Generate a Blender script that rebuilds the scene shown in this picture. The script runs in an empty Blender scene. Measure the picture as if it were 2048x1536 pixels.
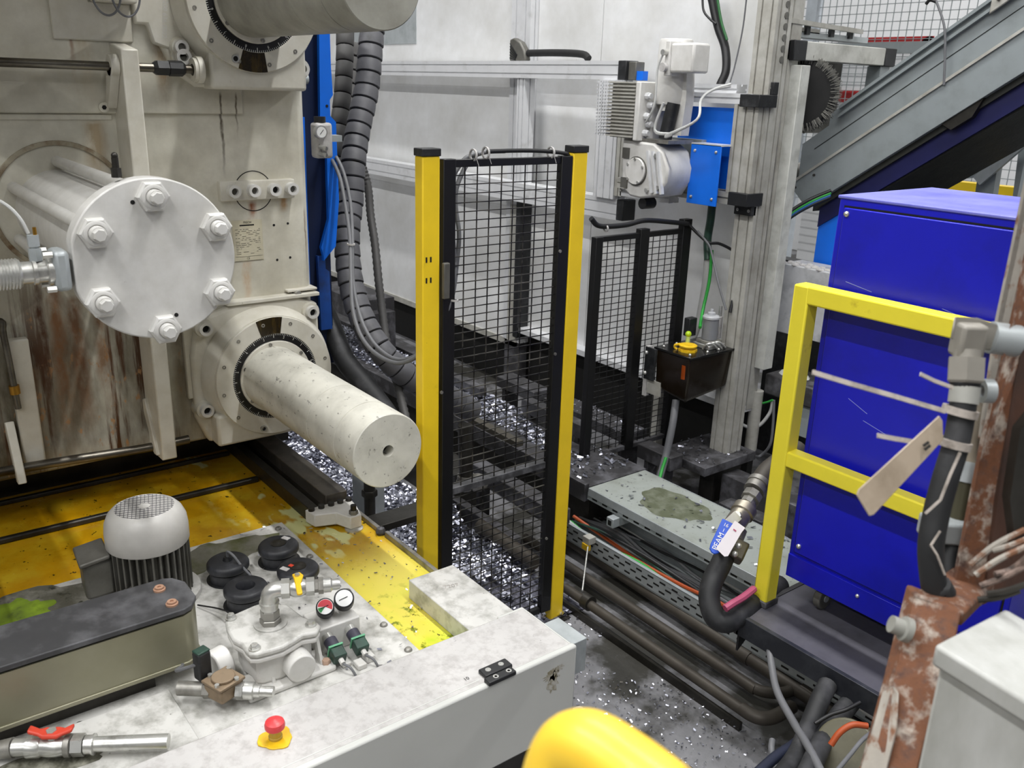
import bpy, bmesh, math, random
from mathutils import Vector, Matrix
random.seed(7)
S = bpy.context.scene
COL = S.collection
# ---------------------------------------------------------------- camera, light, exposure
cd = bpy.data.cameras.new('camera'); cam = bpy.data.objects.new('camera', cd); COL.objects.link(cam)
cd.sensor_width = 36.0; cd.lens = 1783.54/2048*36; cd.clip_start = 0.02; cd.clip_end = 200
cam.matrix_world = Matrix(((0.60738402, -0.26932311, 0.74736184, 0), (0.79383928, 0.17016639, -0.5838344, 0),
                           (0.03006424, 0.94789686, 0.31715561, 2.2), (0, 0, 0, 1)))
cd.dof.use_dof = True; cd.dof.focus_distance = 3.1; cd.dof.aperture_fstop = 7.1
S.camera = cam
W = bpy.data.worlds.new('world'); S.world = W; W.use_nodes = True
W.node_tree.nodes['Background'].inputs[0].default_value = (0.90, 0.95, 1.0, 1)
W.node_tree.nodes['Background'].inputs[1].default_value = 0.075
def lamp_row(y, power, z=7.2, x0=-9.0, x1=9.0, col=(1, 0.995, 0.985)):
    # one long row of fluorescent hall lamps running along the machine axis
    l = bpy.data.lights.new('lamp_row', 'AREA'); l.shape = 'RECTANGLE'; l.size = x1-x0; l.size_y = 0.16; l.energy = power; l.color = col
    o = bpy.data.objects.new('lamp_row', l); COL.objects.link(o); o.location = ((x0+x1)/2, y, z)
lamp_row(2.5, 545, x0=-6.5, x1=2.4)
lamp_row(-2.1, 545, x0=-6.5, x1=2.4)
lamp_row(-7.0, 820)
lamp_row(8.8, 650)
o = bpy.data.objects.new('lamp_row', bpy.data.lights['lamp_row'].copy()); COL.objects.link(o); o.data.energy = 110
o.location = (7.0, -1, 7.2); o.rotation_euler = (0, 0, math.pi/2)  # cross row added as front fill, not one of the hall rows
S.view_settings.view_transform = 'Standard'; S.view_settings.look = 'None'
S.view_settings.gamma = 1; S.view_settings.exposure = 0.0; S.view_settings.use_curve_mapping = False

# ---------------------------------------------------------------- materials
def lin(h):
    h = h.lstrip('#'); r = []
    for i in (0, 2, 4):
        c = int(h[i:i+2], 16)/255; r.append(c/12.92 if c <= 0.04045 else ((c+0.055)/1.055)**2.4)
    return (*r, 1)
def pm(name, col, rough=0.5, metal=0.0, var=0.12, sc=9, dirt=None, dsc=4, damt=0.5, dsoft=0.12, dstretch=(1, 1, 1),
       dirt2=None, d2sc=40, d2amt=0.35, d2soft=0.06, d2stretch=(1, 1, 1), bump=0.0, bsc=60, coat=0.0, rvar=0.1):
    m = bpy.data.materials.new(name); m.use_nodes = True; nt = m.node_tree; N = nt.nodes; L = nt.links
    b = N['Principled BSDF']; tc = N.new('ShaderNodeTexCoord')
    def noise(scale, stretch=(1, 1, 1), det=5):
        mp = N.new('ShaderNodeMapping'); mp.inputs['Scale'].default_value = stretch; L.new(tc.outputs['Object'], mp.inputs[0])
        n = N.new('ShaderNodeTexNoise'); n.inputs['Scale'].default_value = scale; n.inputs['Detail'].default_value = det
        n.inputs['Roughness'].default_value = 0.62; L.new(mp.outputs[0], n.inputs['Vector']); return n.outputs['Fac']
    def ramp(src, a, c):
        r = N.new('ShaderNodeMapRange'); r.inputs['From Min'].default_value = a; r.inputs['From Max'].default_value = c
        L.new(src, r.inputs['Value']); return r.outputs[0]
    def mix(f, a, c):
        x = N.new('ShaderNodeMix'); x.data_type = 'RGBA'; L.new(f, x.inputs[0])
        for v, k in ((a, 6), (c, 7)):
            if isinstance(v, tuple): x.inputs[k].default_value = v
            else: L.new(v, x.inputs[k])
        return x.outputs[2]
    c0 = lin(col); lo = tuple(v*(1-var) for v in c0[:3])+(1,); hi = tuple(min(1, v*(1+var)) for v in c0[:3])+(1,)
    n0 = noise(sc); out = mix(ramp(n0, 0.3, 0.7), lo, hi)
    if dirt: out = mix(ramp(noise(dsc, dstretch, 7), 1-damt-dsoft, 1-damt+dsoft), out, lin(dirt))
    if dirt2: out = mix(ramp(noise(d2sc, d2stretch, 4), 1-d2amt-d2soft, 1-d2amt+d2soft), out, lin(dirt2))
    L.new(out, b.inputs['Base Color'])
    b.inputs['Metallic'].default_value = metal
    rr = N.new('ShaderNodeMapRange'); rr.inputs['To Min'].default_value = max(0.02, rough-rvar); rr.inputs['To Max'].default_value = min(1, rough+rvar)
    L.new(noise(sc*1.7), rr.inputs['Value']); L.new(rr.outputs[0], b.inputs['Roughness'])
    if coat: b.inputs['Coat Weight'].default_value = coat; b.inputs['Coat Roughness'].default_value = 0.08
    if bump:
        bp = N.new('ShaderNodeBump'); bp.inputs['Strength'].default_value = bump; bp.inputs['Distance'].default_value = 0.004
        L.new(noise(bsc), bp.inputs['Height']); L.new(bp.outputs[0], b.inputs['Normal'])
    m['c'] = 1
    return m, dict(N=N, L=L, b=b, out=out, noise=noise, ramp=ramp, mix=mix, tc=tc)
def P1(*a, **k): return pm(*a, **k)[0]
cream = P1('cream_paint', '#d6d3c8', 0.45, var=.05, dirt='#b9b4a4', dsc=9, damt=0.4, dsoft=0.2, dirt2='#8a8470', d2sc=40, d2amt=0.23, bump=0.08)
cream2 = P1('grey_cream_paint', '#d9d8d5', 0.42, var=.04, dirt='#bdbbb5', dsc=11, damt=0.42, dsoft=0.25, dirt2='#8a867e', d2sc=60, d2amt=0.24)
tiebar_paint = P1('tie_bar_paint', '#d6d4c9', 0.4, var=.05, dirt='#b2b0a6', dsc=9, damt=0.44, dsoft=0.18, dirt2='#7a7870', d2sc=55, d2amt=0.34, d2soft=.04, d2stretch=(.5, 1, 1))
tiebar_top = P1('dusty_shaded_bar_paint', '#a3a298', 0.5, dirt='#7c7a70', dsc=5, damt=0.45, dsoft=0.15)  # dusty tie bar paint, darkened for the shade on the upper bar
cover_white = P1('speckled_white_sheet', '#bcbab8', 0.5, var=0.05, dirt='#a9a6a4', dsc=34, damt=0.45, dsoft=0.10, dirt2='#5a5654', d2sc=130, d2amt=0.28, d2soft=0.03)
cover_side = P1('light_grey_sheet', '#c3c4c0', 0.45, var=0.04, sc=3, dirt='#6c675a', dsc=5, damt=0.25, dsoft=0.06)
deck_white = P1('deck_plate_paint', '#c6c5c1', 0.4, var=0.06, dirt='#8f8e88', dsc=16, damt=0.43, dsoft=0.12, dirt2='#3d3a33', d2sc=75, d2amt=0.27, d2soft=0.04)
fence_yellow = P1('fence_yellow_paint', '#efcb20', 0.42, var=0.05, dirt='#8f6f16', dsc=6, damt=0.25, dirt2='#3a3010', d2sc=40, d2amt=0.22, d2soft=0.03)
rail_yellow = P1('handrail_yellow_paint', '#f6e63e', 0.38, var=0.04, dirt='#b79a22', dsc=9, damt=0.3, dsoft=0.08)
blob_yellow = P1('gloss_yellow_paint', '#eec63c', 0.42, var=0.02, coat=0.08)
black_paint = P1('black_powder_coat', '#0c0c0d', 0.42, var=0.2)
black_plastic = P1('black_plastic', '#191a1c', 0.5, var=0.2, dirt='#3f4042', dsc=12, damt=0.35)
rubber = P1('dusty_rubber', '#1f2022', 0.62, var=0.2, dirt='#4d4d50', dsc=7, damt=0.36, dsoft=0.15, bump=0.1)
mount_rubber = P1('mount_rubber', '#25262a', 0.5, var=0.15, dirt='#4e4f54', dsc=9, damt=0.38, dsoft=0.12)
wrap_grey = P1('spiral_wrap_grey', '#58585c', 0.55, var=0.12, dirt='#3a3a3c', dsc=9, damt=0.4)
wrap_dark = P1('spiral_wrap_dark', '#454443', 0.6, var=0.15)
cable_grey = P1('grey_cable_sheath', '#66676a', 0.5, var=0.1)
cable_black = P1('black_cable_sheath', '#141416', 0.5, var=0.2)
cable_white = P1('white_cable_sheath', '#b9bab8', 0.5, var=0.1)
cable_green = P1('green_cable_sheath', '#2f9a3e', 0.5, var=0.1)
cable_orange = P1('orange_cable_sheath', '#a5481f', 0.5, var=0.1)
cable_blue = P1('blue_cable_sheath', '#2a5f9a', 0.5, var=0.1)
steel = P1('bright_steel', '#c9c9c5', 0.3, 0.7, dirt='#6a665e', dsc=12, damt=0.35)
steel_dull = P1('dull_steel', '#9a9892', 0.45, 0.6, dirt='#4a463e', dsc=8, damt=0.42, dsoft=0.15)
steel_dark = P1('oily_dark_steel', '#4a4844', 0.4, 0.7, dirt='#24221e', dsc=6, damt=0.45, dsoft=0.2, bump=0.1)
rod_steel = P1('stained_rod_steel', '#77736a', 0.35, 0.9, dirt='#3b342b', dsc=9, damt=0.45, dstretch=(1, .3, 1))
galv = P1('galvanised_sheet', '#b4babc', 0.42, 0.25, var=0.08, dirt='#8b9192', dsc=9, damt=0.4, dsoft=0.2, bump=0.04)
galv_top = P1('galvanised_lid', '#a3a9a4', 0.5, 0.1, var=0.08, dirt='#8f948c', dsc=9, damt=0.46, dsoft=0.14, dirt2='#4b4c48', d2sc=50, d2amt=0.33, d2soft=0.05)
alu = P1('anodised_aluminium', '#d9dadc', 0.42, 0.2, var=0.05, dirt='#b0b0ae', dsc=7, damt=0.32)
alu_dirty = P1('dusty_aluminium', '#b9b8b1', 0.5, 0.12, var=0.07, dirt='#8d897f', dsc=8, damt=0.42, dsoft=0.2)
panel_white = P1('enclosure_panel', '#e4e5e6', 0.45, var=0.03, dirt='#bebdb8', dsc=2.2, damt=0.42, dsoft=0.25, dirt2='#8a8780', d2sc=26, d2amt=0.22, d2soft=0.03)
blue_bright = P1('bright_blue_paint', '#0c6ee6', 0.4, var=0.05)
blue_deep = P1('deep_blue_paint', '#1217bd', 0.34, var=0.04, dirt='#0a0f70', dsc=2, damt=0.35, dsoft=0.2)
blue_top = P1('dusty_blue_top', '#3336c0', 0.42, var=0.05, dirt='#8f92d8', dsc=3, damt=0.55, dsoft=0.3, dirt2='#26283c', d2sc=38, d2amt=0.28, d2soft=0.02)
conv_grey = P1('conveyor_grey_paint', '#8d9496', 0.42, 0.1, var=0.07, sc=5, dirt='#757b7a', dsc=5, damt=0.38, dsoft=0.15)
conv_under = P1('conveyor_belt_dark', '#2c2d28', 0.6, var=0.2, bump=0.5, bsc=90)
white_paint = P1('white_wall_paint', '#e8e9ea', 0.6, var=0.02)
red_paint = P1('red_paint', '#c22a2c', 0.5)
soot = P1('sooty_steel', '#3c3b3d', 0.55, 0.2, var=0.2, dirt='#6b6b70', dsc=9, damt=0.4, dsoft=0.12, dirt2='#a9a9b4', d2sc=50, d2amt=0.26, d2soft=0.04, bump=0.2)
pipe_dirty = P1('dirty_pipe', '#4b463f', 0.55, 0.3, var=0.18, dirt='#37322c', dsc=7, damt=0.45, dsoft=0.2)
brass = P1('brass', '#b78a3a', 0.35, 0.9)
bronze = P1('bronze_body', '#86745e', 0.5, 0.2, dirt='#62523f', dsc=14, damt=0.4)
red_handle = P1('red_handle', '#c8402c', 0.5, dirt='#8a3524', dsc=20, damt=0.35)
estop_red = P1('emergency_red', '#d23c40', 0.4, var=0.05, dirt='#e08a86', dsc=20, damt=0.35)
yellow_plastic = P1('yellow_plastic', '#e3b81a', 0.42, var=0.06, dirt='#b08d18', dsc=20, damt=0.35)
blue_plastic = P1('blue_plastic', '#1c4bb8', 0.45)
green_dark = P1('dark_green_plastic', '#2c4a3e', 0.45, dirt='#1b2a25', dsc=12, damt=0.4)
paper = P1('paper_tag', '#ded8dc', 0.7, var=0.03)
tag_beige = P1('beige_plastic_tag', '#a59684', 0.5, var=0.06, dirt='#857765', dsc=10, damt=0.4)
pink_print = P1('pink_print', '#a64a68', 0.6)
ink = P1('black_ink', '#15130f', 0.7)
white_ink = P1('white_ink', '#d8d8d4', 0.7)
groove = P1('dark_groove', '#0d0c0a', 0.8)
oil_dark = P1('oil_stain', '#241c0d', 0.25, var=0.3, dirt='#5b4a22', dsc=30, damt=0.36, dstretch=(1, 1, .2))
gauge_white = P1('gauge_face', '#e6e7e6', 0.3, var=0.02)
gauge_red = P1('gauge_red', '#c83a44', 0.4); gauge_green = P1('gauge_green', '#2f8a4a', 0.4)
moss = P1('green_moss', '#7f9a22', 0.8, var=0.3, sc=40, dirt='#4c5a20', dsc=20, damt=0.45)
rust = P1('rusted_paint', '#6e452c', 0.8, var=0.25, sc=60, dirt='#a59a8f', dsc=34, damt=0.43, dsoft=0.07, dirt2='#4c362e', d2sc=60, d2amt=0.42, d2soft=0.12, bump=0.4, bsc=40)
rust2 = P1('peeling_grey_paint', '#9a948b', 0.6, var=0.1, sc=40, dirt='#765038', dsc=26, damt=0.42, dsoft=0.05, bump=0.2, bsc=30)
box_grey = P1('dusty_grey_enamel', '#b6b7b4', 0.5, var=0.06, sc=5, dirt='#8d8d86', dsc=10, damt=0.42, dsoft=0.2, dstretch=(1, 1, .35))
chip = P1('aluminium_swarf', '#c6c8d6', 0.3, 1.0, var=0.2, sc=60)
chip_bed = P1('swarf_bed', '#4a4a54', 0.5, 0.5, var=0.3, sc=40, dirt='#8d8d9c', dsc=60, damt=0.45, bump=0.8, bsc=90)
brush_black = P1('brush_bristle', '#141414', 0.8)
brush_grey = P1('brush_bristle_dusty', '#76756f', 0.8)
guard_side = P1('passivated_steel', '#96937f', 0.38, 0.45, var=0.1, sc=2.5, dirt='#84826a', dsc=3, damt=0.45, dsoft=0.2)
guard_top = P1('dusty_black_lid', '#3b3b3d', 0.55, var=0.12, dirt='#5d5d60', dsc=9, damt=0.4, dirt2='#c8c8c8', d2sc=60, d2amt=0.2, d2soft=0.02)
motor_grey = P1('motor_grey', '#6c6b66', 0.48, 0.3, dirt='#45423a', dsc=6, damt=0.42, dsoft=0.2)
motor_cap = P1('motor_fan_cover', '#c2c0bc', 0.4, var=0.06, dirt='#a09d98', dsc=4, damt=0.4, dsoft=0.2)
amber = bpy.data.materials.new('amber_tank_plastic'); amber.use_nodes = True
_b = amber.node_tree.nodes['Principled BSDF']; _b.inputs['Base Color'].default_value = (0.012, 0.007, 0.003, 1); _b.inputs['Roughness'].default_value = 0.10
_n = amber.node_tree.nodes.new('ShaderNodeTexNoise'); _n.inputs['Scale'].default_value = 8
_r = amber.node_tree.nodes.new('ShaderNodeMapRange'); _r.inputs['To Min'].default_value = 0.1; _r.inputs['To Max'].default_value = 0.35
amber.node_tree.links.new(_n.outputs['Fac'], _r.inputs['Value']); amber.node_tree.links.new(_r.outputs[0], _b.inputs['Roughness'])
orange_glass = P1('orange_filter', '#8a3a08', 0.2)

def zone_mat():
    # platen paint: rust runs, and grime mixed with painted shade at the lower left
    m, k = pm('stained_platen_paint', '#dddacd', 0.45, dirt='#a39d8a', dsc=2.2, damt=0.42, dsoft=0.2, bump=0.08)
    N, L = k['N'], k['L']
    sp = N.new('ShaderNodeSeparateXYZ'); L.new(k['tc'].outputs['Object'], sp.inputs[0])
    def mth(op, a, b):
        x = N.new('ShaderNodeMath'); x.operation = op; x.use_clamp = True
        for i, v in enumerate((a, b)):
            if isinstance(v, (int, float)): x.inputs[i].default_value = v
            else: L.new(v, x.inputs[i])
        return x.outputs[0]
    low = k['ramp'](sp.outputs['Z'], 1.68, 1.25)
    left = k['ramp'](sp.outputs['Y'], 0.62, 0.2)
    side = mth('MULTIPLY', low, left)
    grime_shade = mth('MULTIPLY', side, k['ramp'](k['noise'](6, (1, 1, .3), 7), 0.2, 0.6))
    c = k['mix'](grime_shade, k['out'], lin('#57503f'))
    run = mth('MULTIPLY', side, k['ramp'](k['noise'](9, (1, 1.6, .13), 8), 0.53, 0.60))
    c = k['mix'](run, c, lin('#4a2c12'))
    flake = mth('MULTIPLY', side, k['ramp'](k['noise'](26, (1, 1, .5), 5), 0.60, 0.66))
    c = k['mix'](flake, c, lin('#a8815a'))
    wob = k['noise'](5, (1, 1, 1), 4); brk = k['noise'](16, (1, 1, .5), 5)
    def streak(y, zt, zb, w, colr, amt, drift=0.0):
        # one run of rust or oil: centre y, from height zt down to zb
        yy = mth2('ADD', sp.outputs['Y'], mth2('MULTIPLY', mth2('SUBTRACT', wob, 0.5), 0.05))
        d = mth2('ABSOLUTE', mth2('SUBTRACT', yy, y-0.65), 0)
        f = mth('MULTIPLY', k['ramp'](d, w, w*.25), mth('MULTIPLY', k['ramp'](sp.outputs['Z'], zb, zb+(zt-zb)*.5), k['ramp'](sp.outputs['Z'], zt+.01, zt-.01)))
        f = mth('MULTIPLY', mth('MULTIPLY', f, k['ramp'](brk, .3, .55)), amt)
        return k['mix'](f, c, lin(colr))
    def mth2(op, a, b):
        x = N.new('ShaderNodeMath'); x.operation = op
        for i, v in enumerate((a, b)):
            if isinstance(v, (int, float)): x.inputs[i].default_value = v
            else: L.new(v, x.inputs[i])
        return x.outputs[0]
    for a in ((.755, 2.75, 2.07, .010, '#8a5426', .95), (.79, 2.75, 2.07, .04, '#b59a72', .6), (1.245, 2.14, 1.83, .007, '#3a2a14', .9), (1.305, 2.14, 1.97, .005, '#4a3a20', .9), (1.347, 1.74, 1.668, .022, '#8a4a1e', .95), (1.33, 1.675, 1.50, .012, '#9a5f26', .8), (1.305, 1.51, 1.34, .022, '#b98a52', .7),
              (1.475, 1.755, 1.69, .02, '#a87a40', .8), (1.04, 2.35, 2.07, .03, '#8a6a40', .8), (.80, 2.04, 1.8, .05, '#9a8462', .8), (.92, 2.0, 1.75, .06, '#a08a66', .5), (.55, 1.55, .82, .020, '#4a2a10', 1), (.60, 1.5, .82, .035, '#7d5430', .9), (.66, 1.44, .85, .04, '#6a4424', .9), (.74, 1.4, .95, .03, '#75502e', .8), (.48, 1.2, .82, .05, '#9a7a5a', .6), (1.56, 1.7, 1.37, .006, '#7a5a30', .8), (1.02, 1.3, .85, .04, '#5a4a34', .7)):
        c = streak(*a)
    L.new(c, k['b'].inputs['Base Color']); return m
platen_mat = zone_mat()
def tray_mat():
    m, k = pm('coolant_film', '#b98a0a', 0.25, var=0.25, sc=5, dirt='#c9a824', dsc=7, damt=0.44, dsoft=0.12, coat=0.35)
    N, L = k['N'], k['L']
    sp = N.new('ShaderNodeSeparateXYZ'); L.new(k['tc'].outputs['Object'], sp.inputs[0])
    def mth(op, a, b):
        x = N.new('ShaderNodeMath'); x.operation = op; x.use_clamp = True
        for i, v in enumerate((a, b)):
            if isinstance(v, (int, float)): x.inputs[i].default_value = v
            else: L.new(v, x.inputs[i])
        return x.outputs[0]
    near = k['ramp'](sp.outputs['X'], 0.0, 0.22)           # drier pale film towards the near corner
    c = k['mix'](near, k['out'], lin('#dccb52'))
    pale = mth('MULTIPLY', k['ramp'](k['noise'](6, (.5, 1, 1), 3), 0.55, 0.58), k['ramp'](sp.outputs['X'], .15, -.05))
    c = k['mix'](mth('MULTIPLY', pale, k['ramp'](sp.outputs['Y'], 0.5, 0.62)), c, lin('#dcdc9a'))
    grn = mth('MULTIPLY', k['ramp'](sp.outputs['X'], 0.25, 0.7), k['ramp'](k['noise'](4), 0.38, 0.6))
    c = k['mix'](grn, c, lin('#a9c91c'))
    spk = k['ramp'](k['noise'](38, (1, 1, 1), 3), 0.66, 0.70)
    c = k['mix'](spk, c, lin('#3a3208'))
    spk2 = mth('MULTIPLY', k['ramp'](k['noise'](22, (1, 1, 1), 6), 0.56, 0.64), k['ramp'](sp.outputs['X'], .3, .5))
    c = k['mix'](spk2, c, lin('#6d7a10'))
    L.new(c, k['b'].inputs['Base Color']); return m
tray_yellow = tray_mat()
def floor_mat():
    m, k = pm('wet_concrete', '#7b7b7e', 0.42, var=0.15, sc=14, dirt='#373632', dsc=2.6, damt=0.49, dsoft=0.05, dirt2='#b9b9c0', d2sc=110, d2amt=0.27, d2soft=0.03, bump=0.2, bsc=60, rvar=0.25)
    return m
floor_m = floor_mat()

# ---------------------------------------------------------------- mesh helpers
BASE = {}
def V(*a): return Vector(a[0] if len(a) == 1 else a)
def frame(d):
    d = V(d).normalized(); u = Vector((0, 0, 1)) if abs(d.z) < 0.9 else Vector((0, 1, 0))
    x = u.cross(d).normalized(); return x, d.cross(x).normalized(), d
def spline(pts, n=8):
    pts = [V(p) for p in pts]; out = []
    q = [pts[0]*2-pts[1]] + pts + [pts[-1]*2-pts[-2]]
    for i in range(1, len(q)-2):
        a, b, c, d = q[i-1:i+3]
        for j in range(n):
            t = j/n; out.append(0.5*((2*b)+(c-a)*t+(2*a-5*b+4*c-d)*t*t+(3*b-a-3*c+d)*t**3))
    out.append(pts[-1]); return out
class MB:
    def __init__(s): s.v = []; s.f = []
    def add(s, v, f):
        o = len(s.v); s.v += [tuple(p) for p in v]; s.f += [tuple(i+o for i in q) for q in f]; return s
    def box(s, a, b):
        x0, y0, z0 = (min(a[i], b[i]) for i in range(3)); x1, y1, z1 = (max(a[i], b[i]) for i in range(3))
        return s.add([(x0, y0, z0), (x1, y0, z0), (x1, y1, z0), (x0, y1, z0), (x0, y0, z1), (x1, y0, z1), (x1, y1, z1), (x0, y1, z1)],
                     [(0, 3, 2, 1), (4, 5, 6, 7), (0, 1, 5, 4), (1, 2, 6, 5), (2, 3, 7, 6), (3, 0, 4, 7)])
    def obox(s, c, ax, ay, az):       # oriented box, half-axis vectors
        c = V(c); ax = V(ax); ay = V(ay); az = V(az)
        p = [c+ax*i+ay*j+az*k for k in (-1, 1) for i, j in ((-1, -1), (1, -1), (1, 1), (-1, 1))]
        return s.add(p, [(0, 3, 2, 1), (4, 5, 6, 7), (0, 1, 5, 4), (1, 2, 6, 5), (2, 3, 7, 6), (3, 0, 4, 7)])
    def bar(s, p, q, w, h, up=(0, 0, 1)):
        p = V(p); q = V(q); d = (q-p)/2; sx = d.cross(V(up)).normalized(); sz = sx.cross(d).normalized()
        return s.obox((p+q)/2, d, sx*w/2, sz*h/2)
    def prism(s, pts, off):
        pts = [V(p) for p in pts]; n = len(pts); off = V(off)
        return s.add(pts+[p+off for p in pts], [tuple(range(n))[::-1], tuple(range(n, 2*n))]+[(i, (i+1) % n, n+(i+1) % n, n+i) for i in range(n)])
    def lathe(s, p, d, prof, n=32, a0=0, a1=None):
        p = V(p); x, y, z = frame(d); v = []; f = []; full = a1 is None; m = n if full else n+1
        for r, h in prof:
            for i in range(m):
                a = 2*math.pi*i/n if full else a0+(a1-a0)*i/n
                v.append(p+z*h+(x*math.cos(a)+y*math.sin(a))*r)
        for k in range(len(prof)-1):
            for i in range(n):
                j = (i+1) % m; f.append((k*m+i, k*m+j, (k+1)*m+j, (k+1)*m+i))
        s.add(v, f); o = len(s.v)-len(v)
        if full:
            if prof[0][0] > 1e-6: s.f.append(tuple(o+i for i in range(n))[::-1])
            if prof[-1][0] > 1e-6: s.f.append(tuple(o+(len(prof)-1)*m+i for i in range(n)))
        return s
    def ring(s, p, d, ri, ro, h, n=40):
        p = V(p); x, y, z = frame(d); v = []; f = []
        for r, hh in ((ri, 0), (ro, 0), (ro, h), (ri, h)):
            for i in range(n):
                a = 2*math.pi*i/n; v.append(p+z*hh+(x*math.cos(a)+y*math.sin(a))*r)
        for k in range(4):
            for i in range(n): f.append((k*n+i, k*n+(i+1) % n, ((k+1) % 4)*n+(i+1) % n, ((k+1) % 4)*n+i))
        return s.add(v, f)
    def cyl(s, p, q, r, r2=None, n=20):
        d = V(q)-V(p); return s.lathe(p, d, [(r, 0), (r if r2 is None else r2, d.length)], n)
    def hexn(s, p, d, r, h, n=6): return s.lathe(p, d, [(r, 0), (r, h*0.85), (r*0.9, h)], n)
    def tube(s, pts, r, n=10, sm=0):
        pts = spline(pts, sm) if sm else [V(p) for p in pts]; N = len(pts); v = []; f = []
        t0 = (pts[1]-pts[0]).normalized(); x, y, _ = frame(t0); pt = t0
        for i, p in enumerate(pts):
            t = ((pts[min(i+1, N-1)]-pts[max(i-1, 0)])).normalized()
            ax = pt.cross(t)
            if ax.length > 1e-7:
                R = Matrix.Rotation(pt.angle(t), 3, ax); x = R @ x; y = R @ y
            pt = t; rr = r[min(i, len(r)-1)] if isinstance(r, (list, tuple)) else r
            for j in range(n):
                a = 2*math.pi*j/n; v.append(p+(x*math.cos(a)+y*math.sin(a))*rr)
        for i in range(N-1):
            for j in range(n): f.append((i*n+j, i*n+(j+1) % n, (i+1)*n+(j+1) % n, (i+1)*n+j))
        f.append(tuple(range(n))[::-1]); f.append(tuple((N-1)*n+j for j in range(n)))
        return s.add(v, f)
    def sphere(s, c, r, n=14, sc=(1, 1, 1)):
        v = []; f = []; m = n//2; c = V(c)
        for k in range(m+1):
            t = math.pi*k/m
            for i in range(n):
                a = 2*math.pi*i/n; v.append(c+Vector((r*math.sin(t)*math.cos(a)*sc[0], r*math.sin(t)*math.sin(a)*sc[1], r*math.cos(t)*sc[2])))
        for k in range(m):
            for i in range(n): f.append((k*n+i, (k+1)*n+i, (k+1)*n+(i+1) % n, k*n+(i+1) % n))
        return s.add(v, f)
    def text(s, txt, origin, right, up, size, depth=0.0006, center=True):
        c = bpy.data.curves.new('t', 'FONT'); c.body = txt; c.size = 1; c.extrude = 0.0
        if center: c.align_x = 'CENTER'; c.align_y = 'CENTER'
        o = bpy.data.objects.new('t', c); COL.objects.link(o); dg = bpy.context.evaluated_depsgraph_get(); dg.update()
        me = o.evaluated_get(dg).to_mesh(); right = V(right).normalized(); up = V(up).normalized(); nn = right.cross(up)
        s.add([V(origin)+right*p.co.x*size+up*p.co.y*size+nn*depth for p in me.vertices], [tuple(p.vertices) for p in me.polygons])
        o.evaluated_get(dg).to_mesh_clear(); bpy.data.objects.remove(o); bpy.data.curves.remove(c); return s
    def build(s, name, mat, parent=None, base=None, bevel=0, smooth=True, kind=None, label=None):
        b = BASE[parent.as_pointer()] if parent else V(base if base is not None else (0, 0, 0))
        me = bpy.data.meshes.new(name); me.from_pydata([V(p)-b for p in s.v], [], s.f); me.update()
        bm = bmesh.new(); bm.from_mesh(me); bmesh.ops.recalc_face_normals(bm, faces=bm.faces); bm.to_mesh(me); bm.free()
        if smooth and len(me.polygons):
            me.polygons.foreach_set('use_smooth', [True]*len(me.polygons)); me.set_sharp_from_angle(angle=math.radians(38))
        me.materials.append(mat)
        o = bpy.data.objects.new(name, me); COL.objects.link(o)
        if parent: o.parent = parent
        else: o.location = b
        BASE[o.as_pointer()] = b
        if bevel:
            md = o.modifiers.new('bevel', 'BEVEL'); md.width = bevel; md.segments = 2; md.limit_method = 'ANGLE'; md.angle_limit = math.radians(50)
        if kind: o['kind'] = kind
        if label: o['label'] = label
        return o
KEEP = []
def T(name, label, cat, base, group=None):
    o = bpy.data.objects.new(name, None); COL.objects.link(o); o.location = base; o.empty_display_size = 0.05
    o['label'] = label; o['category'] = cat
    if group: o['group'] = group
    BASE[o.as_pointer()] = V(base); KEEP.append(o); return o
def solo(mb, name, label, cat, mat, base, group=None, **k):
    o = mb.build(name, mat, None, base, **k); o['label'] = label; o['category'] = cat
    if group: o['group'] = group
    return o
def struct(mb, name, mat, base=(0, 0, 0), **k):
    return mb.build(name, mat, None, base, kind='structure', **k)
def copy_tree(o, loc, label=None):
    def cp(a, par):
        c = a.copy(); COL.objects.link(c); c.parent = par; BASE[c.as_pointer()] = BASE[a.as_pointer()]
        for ch in [x for x in COL.objects if x.parent == a]: cp(ch, c)
        return c
    r = cp(o, None); r.location = loc
    if label: r['label'] = label
    return r
def profile(w, h, nw, nh, s=0.010, d=0.009):
    # outline of a slotted aluminium extrusion in the u-v plane, centred
    def side(L, n):
        o = []
        for i in range(n):
            c = -L/2+(i+0.5)*L/n; o += [(c-s/2, 0), (c-s/2, d), (c+s/2, d), (c+s/2, 0)]
        return o
    p = [(-w/2, -h/2)]+[(u, -h/2+v) for u, v in side(w, nw)]
    p += [(w/2, -h/2)]+[(w/2-v, u) for u, v in side(h, nh)]
    p += [(w/2, h/2)]+[(-u, h/2-v) for u, v in side(w, nw)]
    p += [(-w/2, h/2)]+[(-w/2+v, -u) for u, v in side(h, nh)]
    return p
def extr(mb, p, q, uax, w, h, nw, nh):
    p = V(p); q = V(q); d = (q-p); u = V(uax).normalized(); v = d.normalized().cross(u)
    return mb.prism([p+u*a+v*b for a, b in profile(w, h, nw, nh)], d)
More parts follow.
